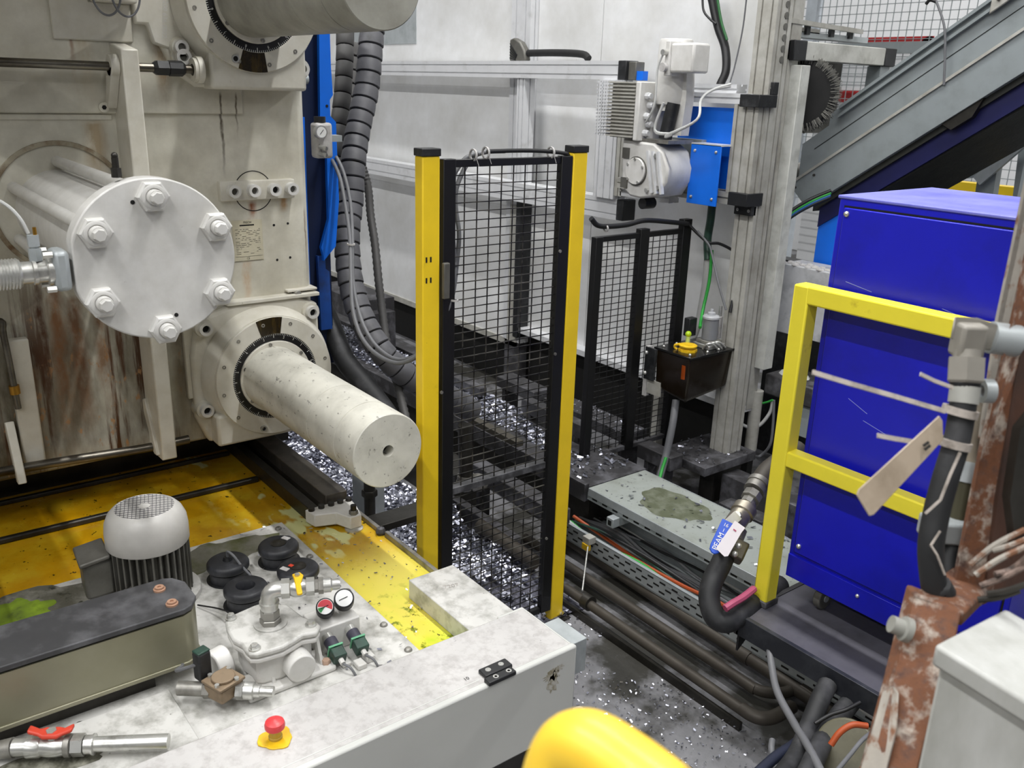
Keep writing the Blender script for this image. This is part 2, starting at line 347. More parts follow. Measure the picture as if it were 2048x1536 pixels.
def seg_hose(pts, r, gap, parent, mat, name, n=14, taper=0.94, sm=10):
    # spiral wrap: a row of short overlapping sleeves along a path
    path = spline(pts, sm); L = [0]
    for a, b in zip(path, path[1:]): L.append(L[-1]+(b-a).length)
    def at(t):
        for i in range(len(L)-1):
            if L[i+1] >= t: return path[i].lerp(path[i+1], (t-L[i])/max(1e-6, L[i+1]-L[i]))
        return path[-1]
    k = int(L[-1]/gap)
    for i in range(k):
        t0 = L[-1]*i/k; t1 = L[-1]*(i+0.93)/k; m = MB()
        m.tube([at(t0), at(t0+(t1-t0)*.08), at((t0+t1)/2), at(t1-(t1-t0)*.06), at(t1)], [r*taper*.96, r*taper, r*.98, r, r*.93], n); m.build(name, mat, parent)
    return path
Zu = Vector((0, 0, 1))
# ---------------------------------------------------------------- setting
struct(MB().box((-14, -6, -0.12), (6, 14, 0)), 'floor', floor_m)
struct(MB().box((-14, 11.5, 0), (6, 11.7, 9)), 'wall_back', white_paint)
struct(MB().box((-14.2, -6, 0), (-14, 14, 9)), 'wall_left', white_paint)

# ---------------------------------------------------------------- die casting machine platen
XP = -3.40
TY = 1.335
ZL = 1.063
ZU = 2.461
pl = T('machine_platen', 'huge cream painted machine platen with rust runs filling the upper left', 'machine', (XP, 0.65, 0))
m = MB().prism([(XP, -0.6, .80), (XP, 1.56, .80), (XP-.03, 1.585, .80), (XP-.6, 1.585, .80), (XP-.6, -0.6, .80)], (0, 0, 2.1))
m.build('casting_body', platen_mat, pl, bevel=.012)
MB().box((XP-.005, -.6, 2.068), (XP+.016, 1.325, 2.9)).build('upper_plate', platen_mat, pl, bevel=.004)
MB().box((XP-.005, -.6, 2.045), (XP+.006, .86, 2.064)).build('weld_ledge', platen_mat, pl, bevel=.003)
MB().prism([(XP-.01, .872, .805), (-3.25, .872, .812), (-3.25, .872, 2.276), (XP-.01, .872, 2.30)], (0, .056, 0)).build('rib', cream, pl, bevel=.005)
MB().box((XP-.01, .43, .5+.36), (XP+.035, .50, 1.32)).build('side_bracket', cream, pl, bevel=.006)
MB().box((XP-.01, 1.03, .99), (XP+.02, 1.09, 1.30)).build('side_bracket', cream, pl, bevel=.004)
# curved lug beside the rib that carries the long rod
lug = MB().lathe((-3.30, .842, 2.224), (0, 1, 0), [(.036, 0), (.036, .030)], 28)
lug.prism([(-3.264, .842, 2.22), (-3.336, .842, 2.22), (-3.39, .842, 2.10), (-3.36, .842, 2.085)], (0, .030, 0))
lug.build('rod_lug', cream, pl, bevel=.003)
hx = MB().cyl((XP, .832, 2.088), (-3.37, .832, 2.088), .017); hx.build('screw_boss', cream, pl)
MB().cyl((-3.3705, .832, 2.088), (-3.3695, .832, 2.088), .008, n=6).build('socket', groove, pl)
for z, dz in ((.86, 0), (.84, .0)): pass
# retaining bars with four socket bolts
bb = MB().box((XP-.005, 1.212, 1.752), (XP+.03, 1.51, 1.825)).build('bolt_bar', cream, pl, bevel=.003)
for i, y in enumerate((1.258, 1.336, 1.420, 1.492)):
    MB().ring((XP+.03, y, 1.789), (1, 0, 0), .0135, .024, .030, 24).build('socket_bolt', cream2, bb)
    MB().cyl((XP+.030, y, 1.789), (XP+.042, y, 1.789), .0135, n=6).build('hex_socket', motor_grey if i != 2 else groove, bb)
MB().ring((XP-.002, 1.352, 1.782), (1, 0, 0), .0745, .0775, .0035, 48).build('plug_groove', groove, pl)
# data plate
dp = MB().box((XP-.001, 1.258, 1.512), (XP+.0025, 1.378, 1.672)).build('data_plate', P1('data_plate_foil', '#c9c3ac', .35, dirt='#a88a4a', dsc=6, damt=.3), pl)
t = MB(); yv = (0, 1, 0)
t.box((XP+.0025, 1.287, 1.650), (XP+.0033, 1.345, 1.655))
t.text('FRECH', (XP+.003, 1.318, 1.663), yv, Zu, .011)
for r in range(15):
    z = 1.636-r*.0068; y = 1.268
    while y < 1.365:
        w = random.uniform(.005, .022)
        if random.random() < .62: t.box((XP+.0025, y, z), (XP+.0032, min(y+w, 1.368), z+.0012))
        y += w+random.uniform(.003, .012)
t.box((XP+.0025, 1.264, 1.530), (XP+.0032, 1.374, 1.5308)); t.box((XP+.0025, 1.262, 1.513), (XP+.0032, 1.376, 1.5138))
t.text('CE', (XP+.003, 1.314, 1.522), yv, Zu, .011)
t.build('plate_print', ink, dp)
for q in ((1.428, 1.645), (1.487, 1.648), (1.434, 1.505), (1.490, 1.510)):
    MB().cyl((XP-.001, q[0], q[1]), (XP+.0012, q[0], q[1]), .005, n=12).build('screw_hole', groove, pl)
MB().box((XP-.6, 1.20, 1.35), (XP+.05, 1.59, 1.365)).build('drip_ledge', cream, pl, bevel=.003)
MB().box((XP-.3, 1.46, 1.372), (XP+.03, 1.59, 1.382)).build('drip_ledge', cream, pl, bevel=.003)
MB().cyl((XP+.02, 1.50, 1.366), (XP+.045, 1.50, 1.366), .012).build('ledge_bolt', steel, pl)
for y in (.39, .86):
    m = MB().prism([(XP, y, 1.02), (XP+.03, y, 1.03), (XP+.10, y, .88), (XP+.12, y, .825), (XP+.085, y, .822), (XP+.06, y, .87), (XP, y, .97)], (0, .028, 0)); m.build('hook_bracket', cream, pl, bevel=.004)
MB().tube([(XP+.03, .06, 1.45), (XP+.05, .22, 1.42), (XP+.045, .41, 1.40), (XP+.05, .425, 1.34), (XP+.05, .435, 1.08)], .011, 10, 5).build('steel_line', rod_steel, pl)
MB().cyl((XP+.05, .432, 1.165), (XP+.05, .433, 1.135), .017).build('line_joint', brass, pl)
MB().box((XP-.01, 1.06, 1.33), (XP+.05, 1.12, 1.342)).build('ledge_tab', cream, pl)

solo(MB().tube([(-3.345, -.4, .872), (-3.335, .35, .866), (-3.33, .82, .846), (-3.33, 1.00, .846)], .017, 12, 4), 'lower_rod', 'oily steel rod along the bottom edge of the platen', 'rod', rod_steel, (-3.33, .5, .85))
rod = T('upper_rod', 'long stained steel rod with a black coupling across the platen top', 'rod', (-3.30, .6, 2.224))
MB().cyl((-3.30, -.4, 2.224), (-3.30, 1.15, 2.220), .0145, n=18).build('rod', rod_steel, rod)
MB().lathe((-3.30, .985, 2.221), (0, 1, 0), [(.018, 0), (.027, .012), (.027, .05)], 6).build('coupling', black_plastic, rod, smooth=False)
MB().lathe((-3.30, 1.037, 2.221), (0, 1, 0), [(.026, 0), (.026, .045), (.019, .055)], 8).build('coupling', black_plastic, rod, smooth=False)
MB().ring((-3.30, 1.118, 2.219), (0, 1, 0), .02, .040, .012, 28).build('clamp_ring', cream, rod)
MB().cyl((-3.30, 1.13, 2.219), (-3.30, 1.15, 2.219), .045, n=28).build('flange_disc', cream, rod)

# ---------------------------------------------------------------- tie bars with graduated nut housings
def housing(zc, label, upper):
    h = T('tie_bar_housing', label, 'housing', (XP, TY, zc))
    cy = TY+.012
    pts = []
    lobes = [(.20, .225), (-.245, .215), (-.265, -.115), (.235, -.20)] if not upper else [(.20, -.225), (-.245, -.20), (-.25, .2), (.2, .2)]
    body = MB()
    if not upper:
        body.prism([(XP-.005, cy+y, zc+z) for y, z in ((-.30, .10), (-.27, .25), (-.20, .262), (-.12, .285), (.15, .285), (.238, .255), (.245, -.262), (-.255, -.262), (-.30, -.15))], (.045, 0, 0))
        body.box((XP-.005, cy-.245, zc-.262), (XP+.115, cy+.24, zc-.13))
    else:
        body.prism([(XP-.005, cy+y, zc+z) for y, z in ((-.31, .3), (-.31, -.17), (-.27, -.25), (-.20, -.30), (.19, -.30), (.21, -.2), (.21, .3))], (.045, 0, 0))
        body.box((XP-.005, cy-.17, zc-.305), (XP+.115, cy+.195, zc-.10))
    body.build('base_plate', cream, h, bevel=.012)
    for y, z in lobes:
        MB().cyl((XP, cy+y, zc+z), (XP+.055, cy+y, zc+z), .042, .036, n=24).build('bolt_lug', cream, h)
        MB().ring((XP+.055, cy+y, zc+z), (1, 0, 0), .015, .026, .022, 24).build('socket_bolt', cream2, h)
        MB().cyl((XP+.055, cy+y, zc+z), (XP+.060, cy+y, zc+z), .015, n=6).build('hex_socket', groove if not upper else motor_grey, h)
    MB().lathe((XP+.03, cy, zc), (1, 0, 0), [(.272, 0), (.270, .03), (.252, .07), (.246, .088)], 64).build('nut_body', cream, h)
    MB().ring((XP+.105, cy, zc), (1, 0, 0), .176, .243, .028, 72).build('flange_ring', cream, h, bevel=.002)
    xf = XP+.133
    for k in range(12):
        a = math.radians(k*30+11); y = cy+.220*math.cos(a); z = zc+.220*math.sin(a)
        sc = MB().ring((xf, y, z), (1, 0, 0), .0035, .0075, .002, 14).build('flange_screw', steel_dull, h)
    if not upper:
        for y, z, r in ((-.065, -.212, .013),):
            MB().ring((xf, cy+y, zc+z), (1, 0, 0), .008, r, .006, 18).build('port', steel, h)
            MB().cyl((xf, cy+y, zc+z), (xf+.002, cy+y, zc+z), .008, n=12).build('port_hole', groove, h)
    else:
        MB().ring((xf, cy-.085, zc-.200), (1, 0, 0), .009, .014, .006, 18).build('port', steel, h)
        MB().cyl((xf, cy-.085, zc-.200), (xf+.002, cy-.085, zc-.200), .009, n=12).build('port_hole', groove, h)
    d = MB().ring((XP+.09, cy, zc), (1, 0, 0), .148, .178, .040, 72).build('dial_ring', P1('dial_black'+str(upper), '#111113', .4), h)
    tk = MB(); nb = MB(); xd = XP+.1305
    for k in range(144):
        a = 2*math.pi*k/144; c, s_ = math.cos(a), math.sin(a); long = k % 12 == 0; mid = k % 6 == 0
        ri = .160 if long else (.166 if mid else .169)
        cc = V(xd, cy, zc); rad = V(0, c, s_); tan = V(0, -s_, c)
        p0 = cc+rad*ri; p1 = cc+rad*.176; w = .0012 if long else .0009
        tk.add([p0-tan*w, p0+tan*w, p1+tan*w, p1-tan*w], [(0, 1, 2, 3)])
    for k in range(12):
        a = 2*math.pi*(k+.5)/12; rad = V(0, math.cos(a), math.sin(a))
        nb.text(str(k), V(xd, cy, zc)+rad*.160, V(0, -math.sin(a), math.cos(a))*-1, rad, .013, .0004)
    tk.build('dial_ticks', white_ink, d, kind='stuff'); nb.build('dial_numbers', white_ink, d, kind='stuff')
    MB().ring((XP+.09, cy, zc), (1, 0, 0), .12, .147, .05, 56).build('inner_ring', cream, h, bevel=.002)
    for k in range(6):
        a = math.radians(k*60+38); MB().ring((XP+.14, cy+.137*math.cos(a), zc+.137*math.sin(a)), (1, 0, 0), .003, .0075, .003, 12).build('flange_screw', steel_dull, h)
    # oil wiped viewing slot between dial and rim
    s = 1 if not upper else -1; a0 = math.radians(90*s-12); a1 = math.radians(90*s+14)
    v = []; nn = 10
    for i in range(nn+1):
        a = a0+(a1-a0)*i/nn+math.radians(3 if not upper else -6)
        for r in (.177, .244): v.append((xf+.0008, cy+r*math.cos(a), zc+r*math.sin(a)))
    o = MB().add(v, [(2*i, 2*i+1, 2*i+3, 2*i+2) for i in range(nn)]); o.build('oil_slot', oil_dark, h)
    return h
housing(ZL, 'round cream nut housing with black graduated dial around the lower tie bar', False)
housing(ZU, 'round cream nut housing with black graduated dial around the upper tie bar', True)
for zc, lab, mt in ((ZL, 'thick cream tie bar pointing at the viewer in front of the yellow post', tiebar_paint), (ZU, 'thick dusty shade-toned tie bar cut off by the top picture edge', tiebar_top)):
    tb = T('tie_bar', lab, 'tie bar', (-2.37, TY, zc))
    r = .127
    MB().lathe((XP+.09, TY, zc), (1, 0, 0), [(r-.004, 0), (r-.004, .045), (r, .05), (r, .62), (r-.0012, .6205), (r-.0012, .6225), (r, .623), (r, .822), (r-.0016, .8225), (r-.0016, .8265), (r, .827), (r, .957), (r-.003, .960), (.020, .960), (.0195, .90)], 72).build('shaft', mt, tb)
    MB().cyl((XP+.985, TY, zc), (XP+1.005, TY, zc), .0196, n=24).build('centre_hole', steel_dark if zc == ZL else mt, tb)

# ---------------------------------------------------------------- ejector cylinder in the middle of the platen
CY = .660
CZ = 1.755
MB().box((-3.7, -.9, 3.02), (-2.40, 1.12, 3.25)).build('overhead_shade_beam', cream, pl)  # unseen beam added to shade the deck and the upper tie bar
MB().box((-4.2, -1.02, .64), (-2.30, -1.0, 2.95)).build('side_shade_sheet', cream, pl)  # unseen sheet added to keep side light off the lower platen
for z_ in (ZL, ZU):
    MB().lathe((XP, -.03, z_), (1, 0, 0), [(.27, 0), (.25, .13), (.127, .132), (.127, 1.05)], 40).build('far_tie_bar', cream2, pl)
MB().box((-3.72, -1.2, 0.60), (-3.68, 1.56, .82)).build('bed_shade_plate', steel_dark, pl)  # dark plate added so the shaded gap under the platen stays black
ej = T('hydraulic_cylinder', 'large grey hydraulic cylinder with six nuts on its round end plate', 'cylinder', (XP, CY, CZ))
MB().ring((XP-.10, CY+.01, CZ), (1, 0, 0), .208, .224, .106, 56).build('collar', P1('rusty_collar', '#a8a08c', .5, dirt='#6b5236', dsc=14, damt=.46), ej, bevel=.002)
MB().cyl((XP-.10, CY+.01, CZ), (XP-.015, CY+.01, CZ), .209, n=48).build('recess', P1('grimy_recess', '#98968c', .5, var=.1, sc=14, dirt='#55503f', dsc=10, damt=.46), ej)
MB().cyl((XP-.06, CY, CZ-.01), (-2.42, CY, CZ-.01), .138, n=56).build('barrel', cream2, ej)
pr_ = []
cy, cz, R = CY+.006, CZ-.006, .2065
for i in range(64):
    a = 2*math.pi*i/64; pr_.append((-2.405, max(cy-.196, cy+R*math.cos(a)), cz+R*math.sin(a)))
MB().prism(pr_, (.055, 0, 0)).build('end_plate', cream2, ej, bevel=.004)
NUTS = ((.669, 1.910), (.526, 1.829), (.523, 1.656), (.669, 1.567), (.819, 1.650), (.823, 1.824))
for i, (y, z) in enumerate(NUTS):
    MB().cyl((XP-.05, y, z), (-2.40, y, z), .0185, n=20).build('tie_rod', cream2, ej)
    nu = MB().lathe((-2.35, y, z), (1, 0, 0), [(.041, 0), (.041, .018), (.036, .023)], 6, ).build('nut', cream2, ej, smooth=False)
    MB().lathe((-2.35, y, z), (1, 0, 0), [(.031, .0), (.031, .024), (.029, .0255), (.0225, .0255), (.0225, .018)], 28).build('washer', cream2, nu); MB().cyl((-2.331, y, z), (-2.3285, y, z), .0225, n=24).build('thread_gap', steel_dark, nu)
    MB().lathe((-2.35, y, z), (1, 0, 0), [(.0195, .02), (.0195, .040), (.018, .042)], 24).build('stud', cream2, nu)
    MB().lathe((-2.35, y, z), (1, 0, 0), [(.0165, .040), (.0165, .055), (.014, .058)], 7).build('stud_tip', cream2, nu, smooth=False)
for y, z in ((.622, 1.897), (.703, 1.599)): MB().cyl((-2.351, y, z), (-2.3492, y, z), .0055, n=12).build('tapped_hole', groove, ej)
def grease(p, s=1):
    mb = MB().cyl(p, V(p)+Zu*.022*s, .012*s, n=6); mb.cyl(V(p)+Zu*.022*s, V(p)+Zu*.046*s, .008*s); mb.sphere(V(p)+Zu*.05*s, .008*s, 10); return mb
grease((-2.385, .600, 1.955), 1.05).build('vent_valve', steel_dark, ej)
grease((XP-.02, .575, 1.985), 1.1).build('vent_valve', steel_dark, ej)
# port flange and corrugated hose on the left of the plate
ph = T('corrugated_hose', 'silver corrugated hose flanged onto the left of the round end plate', 'hose', (-2.38, .44, 1.738))
MB().box((-2.425, .425, 1.690), (-2.345, .463, 1.790)).build('flange_block', galv, ph, bevel=.012)
for x in (-2.420, -2.352):
    for z in (1.699, 1.783): MB().cyl((x, .426, z), (x, .405, z), .0085, n=6).build('flange_bolt', steel, ph)
MB().lathe((-2.385, .428, 1.738), (0, -1, 0), [(.036, 0), (.036, .012), (.027, .014), (.027, .035), (.031, .036), (.031, .044), (.027, .046), (.027, .07), (.033, .072)], 28).build('neck', steel, ph)
pf = [(.033, 0)]
for i in range(26): pf += [(.0345, .003+i*.007), (.0375, .0065+i*.007)]
MB().lathe((-2.385, .358, 1.738), (0, -1, 0), pf+[(.033, .19)], 28).build('bellows', steel, ph)
MB().cyl((-2.385, .395, 1.765), (-2.385, .395, 1.795), .0155, n=6).build('fitting_nut', galv, ph)
MB().cyl((-2.385, .395, 1.795), (-2.385, .395, 1.80), .010, n=12).build('fitting_neck', galv, ph)
MB().cyl((-2.385, .395, 1.80), (-2.385, .395, 1.828), .014, n=6).build('fitting_nut', galv, ph)
MB().cyl((-2.380, .400, 1.828), (-2.380, .400, 1.846), .0045, n=12).build('brass_plug', brass, ph)
MB().tube([(-2.39, .388, 1.830), (-2.40, .375, 1.868), (-2.43, .35, 1.90), (-2.50, .30, 1.925), (-2.62, .22, 1.93)], .0042, 8, 6).build('thin_tube', cable_white, ph)

# ---------------------------------------------------------------- cast bracket with raised number, top left
br = T('cast_bracket', 'cream cast bracket with raised part number at the upper left', 'bracket', (XP+.016, 1.0, 2.30))
MB().prism([(XP+.016, .955, 2.36), (XP+.016, .995, 2.36), (XP+.016, 1.01, 2.30), (XP+.016, 1.13, 2.262), (XP+.016, 1.16, 2.30), (XP+.016, 1.12, 2.55), (XP+.016, .955, 2.55)], (.030, 0, 0)).build('casting', cream, br, bevel=.008)
MB().prism([(XP+.016, .70, 2.30), (XP+.016, .82, 2.30), (XP+.016, .95, 2.30), (XP+.016, .95, 2.42), (XP+.016, .82, 2.42), (XP+.016, .78, 2.55), (XP+.016, .70, 2.55)], (.012, 0, 0)).build('cover_plate', cream, br, bevel=.004)
MB().box((XP+.016, .825, 2.42), (XP+.10, .955, 2.56)).build('block', cream, br, bevel=.006)
MB().text('2200 636 0022', (XP+.0465, 1.055, 2.385), (0, -.12, -1), (0, 1, -.12), .022, .002).build('raised_number', cream2, br)
MB().cyl((XP+.046, 1.098, 2.292), (XP+.060, 1.098, 2.292), .036, .030, n=24).build('bolt_boss', cream, br)
MB().ring((XP+.06, 1.098, 2.292), (1, 0, 0), .014, .024, .016, 24).build('socket_bolt', cream2, br)
MB().cyl((XP+.06, 1.098, 2.292), (XP+.066, 1.098, 2.292), .014, n=6).build('hex_socket', motor_grey, br)
for k, (dx, lab) in enumerate(((0, 'left of the two thin grey wire loops hanging at the top'), (.05, 'right of the two thin grey wire loops hanging at the top'))):
    pts = [(XP+.15, .845+dx*1.2+.045*math.sin(t), 2.45-.075*math.cos(t)) for t in [i*.45-2.2 for i in range(11)]]
    solo(MB().tube(pts, .0035, 8, 3), 'wire_loop', lab, 'wire', cable_grey, (XP+.15, .86+dx, 2.4))

# ---------------------------------------------------------------- blue guard, regulator behind the platen edge
bg = T('blue_guard', 'bright blue steel guard standing behind the right edge of the platen', 'guard', (-3.62, 1.72, .9))
out = [(1.762, 2.75), (1.800, 2.75), (1.800, 2.25), (1.805, 2.14), (1.790, 2.12), (1.790, 2.055), (1.815, 2.03), (1.818, 1.70), (1.795, 1.50), (1.765, 1.47), (1.735, 1.44), (1.735, 1.46), (1.725, 1.50), (1.765, 1.62), (1.768, 2.0), (1.742, 2.04)]
MB().prism([(-3.60, y, z) for y, z in out], (-.02, 0, 0)).build('front_flange', blue_bright, bg)
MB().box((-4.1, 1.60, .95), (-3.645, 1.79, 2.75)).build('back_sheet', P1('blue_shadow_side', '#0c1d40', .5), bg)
MB().prism([(-3.60, y, z) for y, z in ((1.640, 1.30), (1.665, 1.32), (1.672, 2.05), (1.645, 2.05))], (-.02, 0, 0)).build('inner_flange', blue_bright, bg)
MB().prism([(-3.62, y, z) for y, z in ((1.715, 1.46), (1.752, 1.455), (1.752, 1.40), (1.77, 1.385), (1.775, 1.12), (1.72, 1.12))], (-.02, 0, 0)).build('lower_flange', P1('worn_blue', '#1a4a9a', .5, dirt='#27365a', dsc=8, damt=.4), bg)
MB().cyl((-3.60, 1.775, 2.095), (-3.598, 1.775, 2.095), .006, n=12).build('hole', groove, bg)
MB().cyl((-3.60, 1.60, 2.20), (-3.60, 1.69, 2.20), .02).build('clamp_pin', galv, bg)
fr = T('air_regulator', 'white air regulator with small round gauge on the platen edge', 'regulator', (-3.45, 1.655, 1.88))
MB().box((-3.49, 1.640, 1.895), (-3.43, 1.715, 2.035)).build('body', cover_white, fr, bevel=.012)
MB().cyl((-3.46, 1.672, 2.035), (-3.46, 1.672, 2.058), .024, n=24).build('knob', black_plastic, fr)
MB().cyl((-3.43, 1.652, 2.0), (-3.405, 1.652, 2.0), .026, n=28).build('gauge_case', steel, fr)
MB().cyl((-3.405, 1.652, 2.0), (-3.4045, 1.652, 2.0), .021, n=28).build('gauge_dial', gauge_white, fr)
MB().bar((-3.4035, 1.645, 1.992), (-3.4035, 1.66, 2.01), .002, .001, (1, 0, 0)).build('needle', ink, fr)
for z in (1.942, 1.915):
    MB().cyl((-3.43, 1.655, z), (-3.39, 1.66, z-.004), .010).build('hose_fitting', steel, fr)
MB().box((-3.5, 1.715, 1.96), (-3.44, 1.76, 1.985)).build('mount_clip', galv, fr)

# ---------------------------------------------------------------- hydraulic tank: coolant tray, deck plate, front cover
ZC = .700
ZD = .645
ZY = .620
tk = T('hydraulic_tank', 'wide machine tank with amber coolant film on its deck', 'tank', (-2.6, .5, 0))
MB().box((-4.4, -1.2, .05), (-1.70, 1.44, ZY-.004)).build('tank_body', cover_side, tk)
MB().box((-4.4, -1.2, ZY-.006), (-1.72, 1.445, ZY)).build('coolant_film', tray_yellow, tk)
MB().box((-2.80, 1.437, ZY-.05), (-2.615, 1.452, ZY+.018)).build('edge_lip', steel_dull, tk, bevel=.002)
MB().box((-2.575, 1.442, ZY-.05), (-2.03, 1.458, ZY+.020)).build('edge_lip', steel_dull, tk, bevel=.002)
MB().box((-3.295, -1.2, ZY), (-3.27, 1.25, ZY+.022)).build('cross_ridge', steel_dark, tk, bevel=.006)
MB().box((-3.62, -1.2, ZY), (-3.60, 1.25, ZY+.018)).build('cross_ridge', steel_dark, tk, bevel=.004)
dk = MB().box((-2.845, -1.2, ZY), (-1.842, 1.163, ZD)).build('deck_plate', deck_white, tk, bevel=.003)
for x, y in ((-2.80, 1.13), (-2.55, 1.135), (-2.28, 1.138), (-2.05, 1.14), (-1.90, 1.135), (-2.82, .78), (-2.10, .30), (-1.875, .36), (-1.87, .02)):
    MB().lathe((x, y, ZD), Zu, [(.012, 0), (.012, .003), (.008, .008), (.006, .0085)], 14).build('deck_screw', steel_dull, dk)
MB().box((-2.10, -.6, ZD), (-1.86, .52, ZD+.012)).build('inner_plate', deck_white, tk, bevel=.002)
def patch(name, cx, cy, rx, ry, mat, seed, z=ZD+.0006):
    rr = random.Random(seed); ph_ = [rr.uniform(0, 6.3) for _ in range(4)]
    pts = []
    for i in range(48):
        a_ = 2*math.pi*i/48; r_ = 1+.16*math.sin(2*a_+ph_[0])+.12*math.sin(5*a_+ph_[1])+.08*math.sin(9*a_+ph_[2])+.05*math.sin(15*a_+ph_[3]); pts.append((cx+rx*r_*math.cos(a_), cy+ry*r_*math.sin(a_), z))
    MB().add(pts, [tuple(range(48))]).build(name, mat, tk)
patch('grime_patch', -2.72, .30, .115, .30, P1('deck_grime', '#5f5e54', .4, var=.2, sc=12, dirt='#8f8e86', dsc=18, damt=.42, dirt2='#33342a', d2sc=30, d2amt=.36), 1)
patch('grime_patch', -2.74, .86, .09, .20, P1('dark_deck_grime', '#6b6a60', .4, var=.2, sc=14, dirt='#4a4d2a', dsc=12, damt=.45), 5)
patch('moss_patch', -2.74, .27, .075, .09, moss, 2, ZD+.0012)
patch('grime_patch', -1.98, .18, .05, .17, P1('wet_grime', '#4f4e44', .2, var=.2, sc=20, dirt='#8d8c80', dsc=24, damt=.45), 3, ZD+.0126)
MB().box((-2.17, 1.30, ZY), (-1.80, 1.47, ZC-.012)).build('corner_block', deck_white, tk, bevel=.003)
fc = T('front_cover', 'long white speckled sheet metal cover across the bottom left', 'cover', (-1.65, .3, .42))
MB().box((-1.818, -1.6, .43), (-1.585, 1.488, ZC)).build('lid', cover_white, fc, bevel=.004)
MB().box((-1.60, -1.6, .42), (-1.577, 1.497, ZC+.0015)).build('front_panel', cover_side, fc, bevel=.006)
MB().box((-1.83, 1.40, .42), (-1.58, 1.496, ZC-.004)).build('end_panel', cover_side, fc, bevel=.003)
MB().box((-1.75, 1.497, .56), (-1.62, 1.575, .672)).build('side_box', galv, fc, bevel=.002)
MB().box((-1.614, -1.5, ZC-.001), (-1.611, 1.18, ZC+.0006)).build('lid_seam', cover_side, fc)
rs_ = random.Random(12)
for cy_, cz_, ry_, rz_ in ((1.405, .640, .030, .020), (1.412, .612, .020, .034), (1.43, .655, .022, .010)):
    jit = [rs_.uniform(.55, 1.25) for _ in range(31)]
    pts = [(-1.5765, cy_+ry_*jit[i_]*math.cos(i_*.2), cz_+rz_*jit[i_]*math.sin(i_*.2)) for i_ in range(31)]
    MB().add(pts, [tuple(range(31))]).build('brown_stain', P1('brown_stain', '#8f876e', .5, var=.2, sc=60, dirt='#b9b7b0', dsc=60, damt=.5), fc)
MB().box((-1.78, 1.0, .05), (-1.66, 1.46, .43)).build('plinth', steel_dark, fc)
hg = MB(); 
hinge = MB().box((-1.638, 1.195, ZC), (-1.602, 1.285, ZC+.012)).build('hinge_leaf', black_plastic, fc, bevel=.003)
hinge2 = MB().box((-1.598, 1.185, ZC), (-1.572, 1.275, ZC+.013)).build('hinge_leaf', black_plastic, fc, bevel=.003)
for h_, x in ((hinge, -1.62), (hinge2, -1.585)):
    for y in (1.215, 1.258): MB().lathe((x, y, ZC+.012), Zu, [(.008, 0), (.008, .0022), (.004, .0022), (.004, .001)], 14).build('hinge_screw', steel, h_)
MB().text('10', (-1.635, 1.155, ZC+.0008), (0, 1, 0), (-1, 0, 0), .016).build('stencil', ink, fc)
MB().text('7207', (-2.06, 1.39, ZC-.0115), (.25, 1, 0), (-1, .25, 0), .026).build('scribble', P1('pencil', '#a39e98', .8), tk)
es = T('emergency_stop_button', 'red mushroom emergency stop on a yellow collar, on the white cover', 'button', (-1.711, .653, ZC))
pts = []
for i in range(24):
    a = 2*math.pi*i/24; r = .040*(1+.09*math.sin(3*a+1)+.05*math.sin(7*a)); pts.append((-1.711+r*math.cos(a), .653+r*math.sin(a), ZC))
MB().prism(pts, (0, 0, .004)).build('collar', yellow_plastic, es, bevel=.0015)
MB().lathe((-1.711, .653, ZC+.004), Zu, [(.0165, 0), (.0165, .006), (.0145, .007), (.0145, .026)], 28).build('barrel', P1('brass_barrel', '#b09a4a', .4, .4), es)
MB().lathe((-1.711, .653, ZC+.028), Zu, [(.016, 0), (.0235, .006), (.0245, .014), (.022, .022), (.014, .027), (0, .0285)], 36).build('mushroom_head', estop_red, es)

